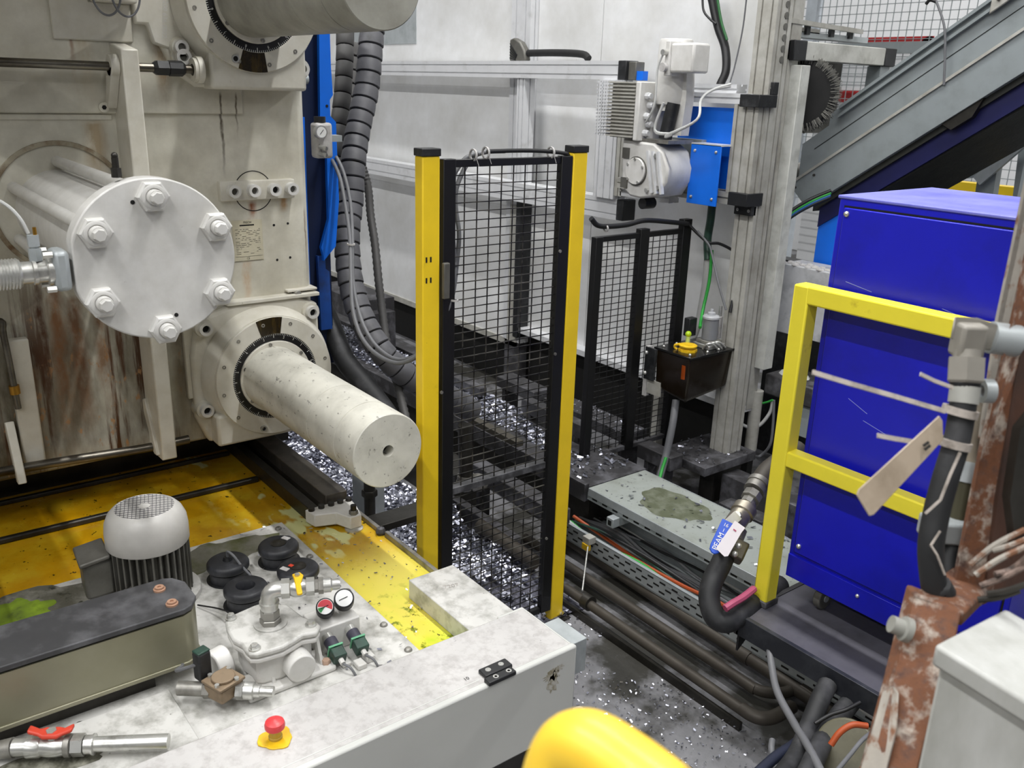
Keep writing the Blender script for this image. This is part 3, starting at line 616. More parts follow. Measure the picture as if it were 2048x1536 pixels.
# motor with finned body
def fin_motor():
    mx, my = -2.605, .632
    t = T('electric_motor', 'grey finned electric motor with domed white fan cover standing on the tank', 'motor', (mx, my, ZD))
    MB().cyl((mx, my, ZD), (mx, my, ZD+.02), .142, n=48).build('mount_flange', deck_white, t, bevel=.003)
    MB().cyl((mx, my, ZD+.02), (mx, my, .865), .092, n=40).build('stator', motor_grey, t)
    for k in range(34):
        a = 2*math.pi*k/34; c, s = math.cos(a), math.sin(a)
        MB().obox((mx+c*.103, my+s*.103, .758), (c*.0155, s*.0155, 0), (-s*.0028, c*.0028, 0), (0, 0, .094)).build('fin', motor_grey, t)
    for a in (-.9, -.35):
        c, s = math.cos(a), math.sin(a); MB().cyl((mx+c*.10, my+s*.10, ZD+.075), (mx+c*.125, my+s*.125, ZD+.075), .016, n=20).build('foot_boss', motor_grey, t)
    cv = MB().lathe((mx, my, .838), Zu, [(.119, 0), (.1215, .004), (.1215, .045), (.118, .075), (.108, .098), (.095, .112), (.086, .117), (.084, .115)], 56).build('fan_cover', motor_cap, t)
    MB().cyl((mx, my, .945), (mx, my, .9465), .086, n=40).build('fan_shadow', groove, t)
    g = MB(); z = .9535; R = .086
    for k in range(-7, 8):
        u = k*.0112; L = math.sqrt(max(0, R*R-u*u))
        for r in (.5, -.6):
            d = V(math.cos(r+.3), math.sin(r+.3), 0); n = V(-d.y, d.x, 0)
            g.bar(V(mx, my, z)+n*u-d*L, V(mx, my, z)+n*u+d*L, .0015, .0015)
    g.build('grille', P1('grille_wire', '#5a595d', .5), cv, kind='stuff')
    MB().cyl((mx, my, .953), (mx, my, .9565), .017, n=24).build('grille_hub', motor_cap, cv)
    jb = MB().prism([(mx+.02, my-.108, .70), (mx+.02, my-.195, .70), (mx-.09, my-.185, .70), (mx-.09, my-.10, .70)], (0, 0, .125)).build('terminal_box', motor_grey, t, bevel=.012)
    MB().prism([(mx+.03, my-.118, .825), (mx+.03, my-.205, .815), (mx-.10, my-.195, .815), (mx-.10, my-.11, .825)], (0, 0, .014)).build('terminal_lid', motor_grey, jb, bevel=.005)
fin_motor()

# belt guard box
gd = T('belt_guard', 'long low steel guard box with a dusty black lid beside the motor', 'guard', (-2.2, .2, .70))
GX0, GX1, GZ0, GZ1 = -2.300, -2.118, .700, .848
end = [(GX1, -1.3), (GX1, .58), (GX1-.012, .605), (GX1-.05, .628), (GX1-.13, .628), (GX0+.012, .605), (GX0, .58), (GX0, -1.3)]
MB().prism([(x, y, GZ0) for x, y in end], (0, 0, GZ1-GZ0)).build('side_sheet', guard_side, gd)
MB().prism([(x+(.004 if x > -2.2 else -.004), y+(.004 if y > 0 else 0), GZ0-.004) for x, y in end], (0, 0, .012)).build('bottom_flange', guard_side, gd, bevel=.002)
MB().prism([(x+(.003 if x > -2.2 else -.003), y+(.003 if y > 0 else 0), GZ1+.006) for x, y in end], (0, 0, .016)).build('lid', guard_top, gd, bevel=.003)
MB().prism([(x-(.006 if x > -2.2 else -.006), y-(.006 if y > 0 else 0), GZ1) for x, y in end], (0, 0, .007)).build('lid_gap', groove, gd)
for x, y in ((-2.155, .565), (-2.245, .56)):
    MB().lathe((x, y, GZ1+.022), Zu, [(.016, 0), (.016, .005), (.012, .006), (.012, .011), (.005, .011), (.005, .007)], 22).build('lid_screw', P1('rusty_washer', '#b08a72', .5, .2), gd)
MB().box((GX0+.03, -1.2, ZD), (GX1-.03, .5, GZ0)).build('support', steel_dark, gd)
# four rubber mounts on the deck plate
def mount(x, y, kind, label):
    t = T('rubber_mount', label, 'rubber mount', (x, y, ZD), 'black rubber mounts on the deck plate')
    r = .062
    MB().lathe((x, y, ZD), Zu, [(r-.005, 0), (r-.003, .003), (r-.003, .033), (r-.007, .0335), (r-.007, .039), (r+.003, .0395), (r+.005, .044), (r+.005, .056), (r+.001, .0625), (r-.004, .066)] + ([(.030, .066), (.027, .060), (.024, .045), (.022, .012)] if kind == 'open' else [(.02, .067), (0, .067)]), 48).build('body', mount_rubber, t)
    MB().cyl((x, y, ZD), (x, y, ZD+.002), r+.008, n=40).build('base_ring', black_plastic, t)
    if kind == 'cable':
        MB().cyl((x, y, ZD+.066), (x, y, ZD+.078), .016, .012, n=20).build('stud', black_plastic, t)
        MB().tube([(x, y, ZD+.075), (x+.004, y+.0, ZD+.098), (x+.028, y+.01, ZD+.092), (x+.05, y+.025, ZD+.062), (x+.085, y+.045, ZD+.03), (x+.115, y+.05, ZD+.012)], .0042, 8, 6).build('cable', cable_grey, t)
    if kind in ('tag', 'tagred'):
        MB().lathe((x, y, ZD+.067), Zu, [(.026, 0), (.026, .002), (.012, .003), (.008, .006), (0, .006)], 24).build('centre_disc', steel_dark, t)
        a = (.03, .035) if kind == 'tag' else (.012, -.042)
        MB().obox((x-a[0]*.6, y+a[1], ZD+.0675), (.013, .006, 0), (-.004, .008, 0), (0, 0, .0008)).build('white_label', cover_white, t)
        if kind == 'tagred': MB().obox((x-.012, y-.018, ZD+.0695), (.007, .003, 0), (-.003, .006, 0), (0, 0, .0006)).build('red_label', red_handle, t)
mount(-2.573, .861, 'cable', 'black rubber mount with a grey cable from its top, nearest the motor')
mount(-2.585, 1.040, 'tag', 'black rubber mount furthest back, with a white label on its rim')
mount(-2.408, 1.030, 'tagred', 'black rubber mount with white and red labels around its centre stud')
mount(-2.395, .850, 'open', 'black rubber mount with an open hollow centre, nearest the viewer')

# pump / filter head
pu = T('pump_unit', 'cream cast pump unit with yellow handled ball valve on top', 'pump', (-2.03, .83, ZD))
px, py = -2.057, .79
plan = [(x_-px, y_-py) for x_, y_ in ((-2.146, .70), (-2.156, .721), (-2.168, .791), (-2.167, .815), (-2.118, .868), (-2.036, .879), (-1.996, .898), (-1.974, .898), (-1.950, .876), (-1.962, .84), (-1.952, .811), (-1.942, .775), (-1.946, .74), (-1.950, .712), (-1.962, .695), (-1.985, .692), (-2.013, .694), (-2.048, .683), (-2.105, .688))]
body = [(px+a*.80+.005, py+b*.80, ZD+.016) for a, b in plan]
MB().prism(body, (0, 0, .10)).build('casting', cream2, pu, bevel=.01)
MB().prism([(px+a, py+b, ZD+.098) for a, b in plan], (0, 0, .016)).build('lower_flange', cream2, pu, bevel=.005)
MB().prism([(px+a*1.02, py+b*1.02, ZD+.116) for a, b in plan], (0, 0, .018)).build('lid', deck_white, pu, bevel=.006)
for a, b in ((-.085, -.077), (.085, -.078), (.069, .089)):
    MB().cyl((px+a, py+b, ZD+.134), (px+a, py+b, ZD+.138), .016, n=20).build('lid_washer', steel, pu); MB().hexn((px+a, py+b, ZD+.138), Zu, .011, .010).build('lid_bolt', steel, pu)
MB().box((px+.02, py-.115, ZD), (px+.125, py+.135, ZD+.018)).build('foot_plate', cream2, pu, bevel=.006)
for b in (-.095, .115): MB().hexn((px+.10, py+b, ZD+.018), Zu, .012, .012).build('foot_bolt', P1('rusty_bolt', '#b89a86', .5), pu)
MB().cyl((px+.06, py+.03, ZD+.055), (px+.135, py+.03, ZD+.055), .042, .040, n=32).build('round_port', cream2, pu, bevel=.004)
MB().cyl((px-.02, py-.12, ZD+.055), (px-.01, py-.165, ZD+.055), .045, .042, n=32).build('round_port', cream2, pu, bevel=.004)
for s in (-.04, .10): MB().prism([(px+.10, py+s, ZD+.018), (px+.07, py+s, ZD+.10), (px+.06, py+s, ZD+.018)], (0, .008, 0)).build('web', cream2, pu)
# riser pipe and ball valve
rx, ry = px, py+.002; z0 = ZD+.134
MB().cyl((rx, ry, z0), (rx, ry, z0+.004), .045, n=32).build('boss_ring', deck_white, pu)
MB().hexn((rx, ry, z0+.004), Zu, .029, .016, 6).build('riser_nut', steel_dull, pu, smooth=False)
MB().hexn((rx, ry, z0+.022), Zu, .026, .026, 6).build('riser_nut', steel_dull, pu, smooth=False)
MB().lathe((rx, ry, z0+.048), Zu, [(.024, 0), (.024, .014), (.027, .015), (.027, .022)], 24).build('riser_collar', steel, pu)
d = V(.48, 1, 0).normalized(); zt = z0+.104
MB().tube([(rx, ry, z0+.068), (rx, ry, z0+.082)] + [V(rx, ry, z0+.082)+d*.024*(1-math.cos(a))+Zu*.024*math.sin(a) for a in (.4, .8, 1.2, 1.57)] + [V(rx, ry, zt+.002)+d*.034], .0225, 16).build('elbow', steel, pu)
e0 = V(rx, ry, zt+.002)+d*.034
MB().lathe(e0, d, [(.027, 0), (.027, .022)], 6).build('union_nut', steel, pu, smooth=False)
MB().lathe(e0+d*.022, d, [(.020, 0), (.026, .012), (.026, .028), (.020, .044)], 22).build('valve_body', steel, pu)
MB().lathe(e0+d*.066, d, [(.025, 0), (.025, .022)], 6).build('union_nut', steel, pu, smooth=False)
MB().lathe(e0+d*.088, d, [(.018, 0), (.018, .01), (.023, .011), (.023, .024)], 6).build('union_nut', steel_dull, pu, smooth=False)
MB().lathe(e0+d*.112, d, [(.020, 0), (.020, .020), (.015, .024), (.015, .036), (.013, .045)], 20).build('adapter', steel, pu)
hp = e0+d*.044+Zu*.028
MB().cyl(e0+d*.044, hp+Zu*.014, .007, n=12).build('valve_stem', steel, pu)
MB().prism([hp+V(-.012, .012, .004), hp+V(-.012, -.010, .004), hp+V(.004, -.013, .004), hp+V(.03, -.020, -.004), hp+V(.062, -.030, -.012), hp+V(.066, -.024, -.012), hp+V(.066, -.016, -.012), hp+V(.03, -.004, -.004), hp+V(.008, .014, .004)], (0, 0, .007)).build('lever_handle', yellow_plastic, pu, bevel=.002)
# pressure switch block with gauges and green connectors
bx = T('pressure_switch_block', 'cream manifold block with two round gauges and two green plugs', 'manifold', (-2.02, 1.03, ZD))
MB().box((-2.12, .912, ZD), (-2.018, 1.045, ZD+.085)).build('block', cream2, bx, bevel=.004)
def gauge(p, n, r, colour):
    n = V(n).normalized(); p = V(p)
    c = MB().lathe(p, n, [(r*.55, -.03), (r, -.022), (r, .012), (r*.9, .014)], 32).build('gauge_case', black_plastic, bx)
    MB().lathe(p, n, [(r*.84, .0125), (r*.84, .0145)], 32).build('gauge_dial', gauge_white, c)
    x, y, _ = frame(n)
    if colour:
        f = MB(); v = [p+n*.0150]
        for i in range(13): a = -.5+i*3.6/12; v.append(p+n*.0150+(x*math.cos(a)+y*math.sin(a))*r*.8)
        f.add(v, [(0, i, i+1) for i in range(1, 13)]); f.build('red_sector', gauge_red, c)
        v = [p+n*.0150]
        for i in range(6): a = 3.3+i*.8/5; v.append(p+n*.0150+(x*math.cos(a)+y*math.sin(a))*r*.8)
        MB().add(v, [(0, i, i+1) for i in range(1, 6)]).build('green_sector', gauge_green, c)
    MB().bar(p+n*.0156-x*r*.5-y*r*.2, p+n*.0156+x*r*.35+y*r*.12, .002, .0008, n).build('needle', ink, c)
gauge((-2.052,0.953,0.772), (.62, -.28, .74), .026, True)
gauge((-2.053,1.013,0.778), (.62, -.28, .74), .029, False)
MB().cyl((-2.09, .955, ZD+.08), (-2.09, .957, ZD+.115), .009).build('gauge_stem', steel, bx); MB().cyl((-2.10, 1.02, ZD+.08), (-2.10, 1.02, ZD+.12), .009).build('gauge_stem', steel, bx)
for y in (.940, 1.010):
    a = V(-2.018, y, ZD+.058); dd = V(.80, -.02, -.26).normalized()
    MB().cyl(a, a+dd*.02, .016, n=20).build('switch_neck', steel, bx)
    MB().cyl(a+dd*.018, a+dd*.055, .019, n=24).build('switch_barrel', P1('switch_grey', '#3c3b48', .5), bx)
    x, yv_, _ = frame(dd)
    g = MB().obox(a+dd*.072, dd*.017, x*.019, yv_*.017).build('connector', green_dark, bx, bevel=.003)
    MB().obox(a+dd*.052, dd*.003, x*.021, yv_*.020).build('connector_gasket', P1('gasket_green', '#5fa37c', .4), g)
    MB().cyl(a+dd*.089, a+dd*.105, .008, n=8).build('cable_gland', cream2, g)
    MB().tube([a+dd*.105, a+dd*.13+V(0, .012, .002), a+dd*.14+V(.005, .02, -.02), a+dd*.145+V(.015, .016, -.05)], .0035, 8, 4).build('cable', cable_grey, g)
for i, (x, y) in enumerate(((-1.945, .955), (-1.91, .985), (-1.925, 1.02))):
    MB().box((x-.02, y-.012, ZD), (x+.015, y+.014, ZD+.012+.004*i)).build('terminal_piece', cream2, bx, bevel=.003)
# solenoid valve with bronze body
sv = T('solenoid_valve', 'bronze bodied solenoid valve with a dark coil, left of the pump', 'valve', (-1.97, .60, ZD))
vx, vy = -1.975, .625
MB().obox((vx, vy, ZD+.05), (.032, .012, 0), (-.012, .034, 0), (0, 0, .020)).build('body', bronze, sv, bevel=.005)
MB().obox((vx, vy, ZD+.074), (.036, .012, 0), (-.012, .038, 0), (0, 0, .004)).build('bonnet', bronze, sv, bevel=.002)
MB().cyl((vx, vy, ZD+.078), (vx, vy, ZD+.086), .030, n=30).build('diaphragm_cap', bronze, sv, bevel=.002)
for a in (.8, 2.4, 3.9, 5.5): MB().cyl((vx+.036*math.cos(a), vy+.036*math.sin(a), ZD+.078), (vx+.036*math.cos(a), vy+.036*math.sin(a), ZD+.085), .006).build('bonnet_screw', steel, sv)
MB().obox((vx-.05, vy-.035, ZD+.105), (.015, .004, 0), (-.005, .018, 0), (0, 0, .040)).build('coil', black_plastic, sv, bevel=.005)
MB().obox((vx-.05, vy-.035, ZD+.147), (.014, .004, 0), (-.005, .017, 0), (0, 0, .003)).build('coil_cap', green_dark, sv, bevel=.002)
dv = V(.80, 1, 0).normalized()
for s, nm in ((-1, 'left'), (1, 'right')):
    MB().lathe(V(vx, vy, ZD+.042)+dv*s*.034, dv*s, [(.024, 0), (.024, .018), (.020, .02)], 6).build('union_nut', steel_dull if s < 0 else steel, sv, smooth=False)
MB().lathe(V(vx, vy, ZD+.042)+dv*.054, dv, [(.023, 0), (.023, .024), (.017, .026), (.017, .04), (.014, .042), (.014, .075)], 20).build('outlet_pipe', steel, sv)
MB().cyl(V(vx, vy, ZD+.042)-dv*.05, V(vx, vy, ZD+.042)-dv*.12, .019).build('inlet_pipe', steel_dull, sv)
MB().tube([V(vx-.05, vy-.05, ZD+.11), (vx-.09, vy-.09, ZD+.085), (vx-.14, vy-.06, ZD+.06), (vx-.24, vy-.05, ZD+.03)], .005, 8, 5).build('coil_cable', cable_grey, sv)
solo(MB().tube([(-2.46, .72, ZD+.008), (-2.36, .76, ZD+.03), (-2.26, .77, ZD+.05), (-2.16, .72, ZD+.035)], .0025, 6, 6), 'thin_wire', 'thin dark wire arched between motor foot and pump', 'wire', cable_black, (-2.3, .75, ZD))
# red handled ball valve bottom left
rv = T('ball_valve', 'steel ball valve with a red butterfly handle at the bottom left', 'valve', (-2.0, .23, ZD))
bx_, by_, bz_ = -2.000, .225, ZD+.045; dr = V(.62, 1, 0).normalized(); bc = V(bx_, by_, bz_)
MB().lathe(bc-dr*.03, dr, [(.021, -.06), (.021, -.03), (.026, -.028), (.026, .0), (.023, .004), (.026, .022), (.026, .038), (.023, .056)], 14).build('body', steel, rv)
MB().cyl(bc-dr*.09, bc-dr*.16-Zu*.01, .024, .018, n=18).build('inlet', steel_dull, rv)
MB().lathe(bc+dr*.028, dr, [(.027, 0), (.027, .012), (.023, .014)], 24).build('collar', steel_dull, rv)
MB().lathe(bc+dr*.044, dr, [(.027, 0), (.027, .026)], 6).build('union_nut', steel, rv, smooth=False)
MB().lathe(bc+dr*.072, dr, [(.022, 0), (.022, .016), (.025, .017), (.025, .021), (.018, .022), (.018, .19)], 24).build('outlet_pipe', steel, rv)
hz = bc+Zu*.030; sd = V(dr.y, -dr.x, 0)
MB().prism([hz+dr*a_+sd*b_+Zu*c_ for a_, b_, c_ in ((-.050, .012, .014), (-.050, -.012, .014), (-.028, -.010, .004), (-.016, -.017, 0), (.016, -.017, 0), (.028, -.010, .004), (.050, -.012, .014), (.050, .012, .014), (.028, .010, .004), (.016, .017, 0), (-.016, .017, 0), (-.028, .010, .004))], (0, 0, .011)).build('butterfly_handle', red_handle, rv, bevel=.004)
MB().cyl(bc+Zu*.02, hz+Zu*.016, .012, n=6).build('handle_nut', steel, rv)
# grey bed rail with bolted stop and levelling foot
rl = T('bed_rail', 'dark steel bed rail with bolted end stop under the lower tie bar', 'rail', (-3.0, 1.3, ZY))
MB().box((-4.2, 1.262, ZY), (-2.80, 1.30, ZY+.060)).build('rail_flange', steel_dark, rl, bevel=.003)
MB().box((-4.2, 1.30, ZY), (-2.80, 1.34, ZY+.035)).build('rail_groove', steel_dark, rl)
MB().box((-4.2, 1.34, ZY), (-2.84, 1.43, ZY+.085)).build('rail_head', P1('worn_way_steel', '#6f6a63', .35, .6, dirt='#46423c', dsc=6, damt=.45), rl, bevel=.003)
st = MB().prism([(-2.82, 1.245, ZY+.012), (-2.82, 1.43, ZY+.012), (-2.745, 1.42, ZY+.012), (-2.67, 1.40, ZY+.012), (-2.67, 1.355, ZY+.012), (-2.735, 1.33, ZY+.012), (-2.76, 1.255, ZY+.012)], (0, 0, .050)).build('end_stop', cream2, rl, bevel=.004)
for y in (1.262, 1.302, 1.342, 1.38, 1.415): MB().cyl((-2.80, y, ZY+.062), (-2.80, y, ZY+.074), .012, n=16).build('stop_bolt', steel_dark, st)
MB().cyl((-2.69, 1.378, ZY+.03), (-2.69, 1.378, ZY+.098), .011, n=14).build('levelling_stud', steel_dark, st)
MB().hexn((-2.69, 1.378, ZY+.062), Zu, .017, .016).build('levelling_nut', steel_dull, st)
MB().lathe((-2.69, 1.378, ZY), Zu, [(.034, 0), (.034, .006), (.018, .014), (.018, .035)], 28).build('levelling_foot', steel, st)
MB().sphere((-2.6, 1.44, ZY+.01), .02, 8).build('debris_lump', soot, tk)

# ---------------------------------------------------------------- mesh safety fence in the centre
FX = -2.53
def mesh(mb, X, y0, y1, z0, z1, dy=.05, dz=.0305, r=.0017):
    n = round((y1-y0)/dy)
    for i in range(1, n): y = y0+(y1-y0)*i/n; mb.obox((X-.003, y, (z0+z1)/2), (r, 0, 0), (0, r, 0), (0, 0, (z1-z0)/2))
    n = round((z1-z0)/dz)
    for i in range(1, n):
        z = z0+(z1-z0)*i/n; mb.obox((X+.001, (y0+y1)/2, z), (r, 0, 0), (0, (y1-y0)/2+.01, 0), (0, 0, r))
f1 = T('safety_fence', 'tall black mesh fence panel between two yellow posts', 'fence', (FX, 1.92, 0))
def post(y0, y1, lab):
    p = MB().box((FX-.03, y0, 0), (FX+.018, y1, 1.975)).build('yellow_post', fence_yellow, f1, bevel=.004)
    MB().box((FX-.033, y0-.003, 1.975), (FX+.021, y1+.003, 2.0)).build('post_cap', black_plastic, p, bevel=.003)
    MB().box((FX-.05, y0-.02, 0), (FX+.05, y1+.02, .008)).build('foot_plate', steel_dark, p)
    return p
p1 = post(1.568, 1.636, ''); p2 = post(2.215, 2.283, '')
for z in (1.63, 1.56):
    for y in (1.58, 1.597): MB().box((FX+.0175, y, z), (FX+.019, y+.006, z+.018)).build('slot', groove, p1)
MB().box((FX-.012, 1.650, .06), (FX+.018, 1.700, 1.965)).build('frame_upright', black_paint, f1, bevel=.003)
MB().box((FX-.012, 2.160, .06), (FX+.018, 2.212, 1.965)).build('frame_upright', black_paint, f1, bevel=.003)
MB().box((FX-.012, 1.700, 1.937), (FX+.012, 2.160, 1.962)).build('frame_rail', black_paint, f1, bevel=.002)
MB().box((FX-.03, 1.700, .735), (FX+.004, 2.160, .762)).build('frame_rail', P1('dusty_black_rail', '#3a3a3c', .5, dirt='#7a7a7e', dsc=9, damt=.4), f1, bevel=.002)
MB().box((FX-.012, 1.700, .06), (FX+.012, 2.160, .085)).build('frame_rail', black_paint, f1, bevel=.002)
mm = MB(); mesh(mm, FX, 1.697, 2.163, .08, 1.94); mm.build('wire_mesh', P1('mesh_wire', '#1b1a19', .35, .3, dirt='#6d6a62', dsc=14, damt=.42, dstretch=(1, .3, 1)), f1, kind='stuff')
MB().box((FX+.018, 1.643, 1.50), (FX+.035, 1.668, 1.625)).build('door_switch', motor_grey, f1, bevel=.004)
for y, z in ((2.168, 1.62), (2.168, 1.22), (2.168, .42), (1.645, 1.16), (1.645, .30)): MB().cyl((FX+.018, y, z), (FX+.023, y, z), .006).build('panel_bolt', steel_dull, f1)

F2 = -3.25
f2 = T('low_mesh_fence', 'lower black mesh fence behind the right yellow post', 'fence', (F2, 3.4, .295))
for y0, y1, zt in ((3.025, 3.072, 1.50), (3.335, 3.40, 1.52), (3.655, 3.72, 1.55)):
    MB().box((F2-.02, y0, .295), (F2+.02, y1, zt)).build('post', black_paint, f2, bevel=.003)
for y0, y1 in ((3.072, 3.335), (3.40, 3.655)):
    MB().box((F2-.015, y0, 1.475), (F2+.015, y1, 1.50)).build('top_rail', black_paint, f2)
    MB().box((F2-.015, y0, .295), (F2+.015, y1, .318)).build('bottom_rail', soot, f2)
    mm = MB(); mesh(mm, F2, y0, y1, .31, 1.48, .05, .033, .0017); mm.build('wire_mesh', black_paint, f2, kind='stuff')
# ---------------------------------------------------------------- white robot cell enclosure
EY = 3.95
en = T('cell_enclosure', 'tall white panelled machine enclosure behind the mesh fences', 'enclosure', (-5.2, EY, 0))
def panel(x0, x1, z0, z1, y=EY, mat=panel_white): return MB().box((x0, y, z0), (x1, y+.03, z1)).build('panel', mat, en, bevel=.002)
panel(-9.2, -5.165, .375, 2.30); panel(-9.2, -5.165, 2.305, 5)
panel(-4.955, -4.335, .50, 5, EY+.05); panel(-4.33, -2.93, .50, 5, EY+.05)
MB().box((-7.5, EY-.004, 2.49), (-6.41, EY+.004, 2.80)).build('access_plate', galv, en)
m = MB(); extr(m, (-5.06, EY+.02, .40), (-5.06, EY+.02, 5), (1, 0, 0), .205, .08, 2, 1); m.build('corner_post', alu, en)
MB().box((-5.15, EY-.01, 0), (-4.97, EY+.06, .40)).build('corner_leg', soot, en)
MB().box((-5.10, EY-.03, .40), (-4.99, EY+.02, 1.40)).build('door_post', alu_dirty, en)
MB().box((-5.0, EY-.055, .45), (-4.95, EY+.045, 1.44)).build('door_gasket', black_plastic, en)
MB().box((-9.2, EY-.01, .355), (-5.0, EY+.05, .40)).build('bottom_channel', alu_dirty, en)
MB().box((-4.96, EY-.035, .485), (-2.93, EY+.08, .525)).build('bottom_channel', alu, en, bevel=.002)
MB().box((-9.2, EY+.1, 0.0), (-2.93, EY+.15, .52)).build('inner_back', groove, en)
for x in (-4.62, -3.6): MB().box((x-.03, EY+.01, 0), (x+.03, EY+.07, .49)).build('leg', alu_dirty, en)
MB().box((-2.96, EY+.02, .50), (-2.925, EY+.10, 5)).build('end_post', alu_dirty, en)
# aluminium portal frame
pf = T('profile_portal', 'slotted aluminium profile frame mounted across the white enclosure', 'frame', (-5, 3.8, 1.45))
m = MB(); extr(m, (-9, 3.85, 2.302), (-3.965, 3.85, 2.302), (0, 1, 0), .10, .106, 1, 2); m.build('top_rail', alu, pf)
m = MB(); extr(m, (-9, 3.85, 1.512), (-3.90, 3.85, 1.512), (0, 1, 0), .10, .125, 1, 2); m.build('lower_rail', alu, pf)
m = MB(); extr(m, (-4.885, 3.855, 1.575), (-4.885, 3.855, 2.249), (1, 0, 0), .085, .085, 2, 1); m.build('upright', alu, pf)
m = MB(); extr(m, (-3.995, 3.82, 1.575), (-3.995, 3.82, 2.249), (1, 0, 0), .175, .10, 3, 1); m.build('upright', alu, pf)
MB().box((-3.965, 3.80, 2.25), (-3.90, 3.90, 2.356)).build('end_cap', black_plastic, pf, bevel=.004)
MB().box((-3.90, 3.795, 1.452), (-3.84, 3.90, 1.575)).build('end_cap', black_plastic, pf, bevel=.006)
MB().box((-3.90, 3.82, 2.25), (-3.84, 3.89, 2.35)).build('stop_block', motor_grey, pf, bevel=.004)
MB().box((-3.84, 3.83, 2.25), (-3.79, 3.87, 2.30)).build('stop_block', blue_bright, pf)
gw = T('guide_wheel', 'dark ribbed half round guide on the top aluminium rail', 'guide', (-4.95, 3.86, 2.356))
MB().prism([(-5.06, 3.84, 2.356), (-5.06, 3.84, 2.49), (-5.02, 3.84, 2.50), (-4.95, 3.84, 2.475), (-4.90, 3.84, 2.42), (-4.885, 3.84, 2.356)], (0, .05, 0)).build('body', motor_grey, gw, bevel=.01)
for i in range(6): MB().bar((-5.05, 3.838, 2.375+i*.018), (-4.99+i*.004, 3.838, 2.362+i*.006), .004, .006, (0, 1, 0)).build('rib', black_plastic, gw)
solo(MB().tube([(-4.89, 3.87, 2.405), (-4.6, 3.87, 2.405), (-4.36, 3.87, 2.395), (-4.30, 3.87, 2.368)], .022, 12, 4), 'energy_tube', 'short black bristled tube lying on the top aluminium rail', 'tube', brush_black, (-4.6, 3.87, 2.39))

# second portal with blue plates, column and drive unit
sp = T('actuator_frame', 'aluminium frame with blue cover plates beside the grey column', 'frame', (-3.3, 3.76, 1.65))
m = MB(); extr(m, (-3.84, 3.77, 1.682), (-2.99, 3.77, 1.682), (0, 1, 0), .08, .06, 1, 1); m.build('bottom_rail', alu_dirty, sp)
m = MB(); extr(m, (-3.84, 3.80, 1.635), (-3.45, 3.80, 1.635), (0, 1, 0), .08, .06, 1, 1); m.build('bottom_rail', alu, sp)
m = MB(); extr(m, (-3.44, 3.77, 2.172), (-2.97, 3.77, 2.172), (0, 1, 0), .08, .05, 1, 1); m.build('top_rail', alu, sp)
m = MB(); extr(m, (-3.44, 3.85, 2.215), (-3.1, 3.85, 2.215), (0, 1, 0), .08, .05, 1, 1); m.build('top_rail', alu, sp)
m = MB(); extr(m, (-2.962, 3.77, 1.71), (-2.962, 3.77, 2.145), (1, 0, 0), .150, .08, 3, 1); m.build('upright', alu_dirty, sp)
m = MB(); extr(m, (-3.86, 3.80, 1.60), (-3.86, 3.80, 2.2), (1, 0, 0), .06, .08, 1, 1); m.build('upright', alu_dirty, sp)
fp = MB().box((-3.235, 3.66, 1.640), (-3.035, 3.668, 1.945)).build('front_plate', blue_bright, sp, bevel=.002)
for x in (-3.205, -3.065):
    for z in (1.675, 1.91): MB().sphere((x, 3.659, z), .009, 10).build('plate_screw', steel, fp)
MB().box((-3.235, 3.66, 1.940), (-3.03, 3.76, 1.948)).build('front_plate_top', alu, sp)
MB().box((-3.44, 3.775, 1.72), (-3.03, 3.80, 2.125)).build('back_plate', blue_bright, sp)
MB().box((-3.60, 3.74, 1.66), (-3.235, 3.80, 1.96)).build('mount_plate', conv_grey, sp)
MB().box((-3.83, 3.76, 1.86), (-3.60, 3.80, 1.945)).build('side_plate', blue_bright, sp)
MB().box((-3.83, 3.76, 1.712), (-3.60, 3.80, 1.785)).build('side_plate', blue_bright, sp)
MB().box((-3.83, 3.79, 1.785), (-3.60, 3.80, 1.86)).build('side_gap', black_plastic, sp)
cb = MB().box((-2.985, 3.70, 2.135), (-2.865, 3.84, 2.195)).build('corner_bracket', black_plastic, sp, bevel=.003)
MB().box((-2.985, 3.80, 2.195), (-2.865, 3.84, 2.255)).build('corner_bracket', black_plastic, sp, bevel=.003)
for x in (-2.96, -2.89): MB().ring((x, 3.80, 2.225), (0, -1, 0), .003, .008, .004, 14).build('bracket_screw', steel, cb)
cb = MB().box((-2.995, 3.70, 1.655), (-2.875, 3.83, 1.72)).build('corner_bracket', black_plastic, sp, bevel=.003)
MB().box((-2.995, 3.76, 1.605), (-2.885, 3.80, 1.655)).build('corner_bracket', black_plastic, sp, bevel=.003)
for x in (-2.97, -2.90): MB().ring((x, 3.76, 1.63), (0, -1, 0), .003, .008, .004, 14).build('bracket_screw', steel, cb)
# column
co = T('aluminium_mast', 'tall dusty slotted aluminium column on a dark square base plate', 'column', (-2.955, 3.85, .24))
m = MB(); extr(m, (-2.945, 3.845, .285), (-2.945, 3.845, 3.5), (1, 0, 0), .12, .12, 2, 2); m.build('column_profile', alu_dirty, co)
MB().box((-3.16, 3.535, .235), (-2.82, 3.965, .285)).build('base_plate', soot, co, bevel=.003)
MB().box((-3.0, 3.72, 0), (-2.90, 3.95, .235)).build('pedestal', steel_dark, co)
for i in range(9): MB().cyl((-2.885, 3.86, 2.36+i*.05), (-2.882, 3.86, 2.36+i*.05), .016, n=14).build('hole_row', motor_grey, co)
MB().cyl((-2.93, 4.06, .24), (-2.93, 4.06, .60), .035).build('side_pipe', alu_dirty, co)
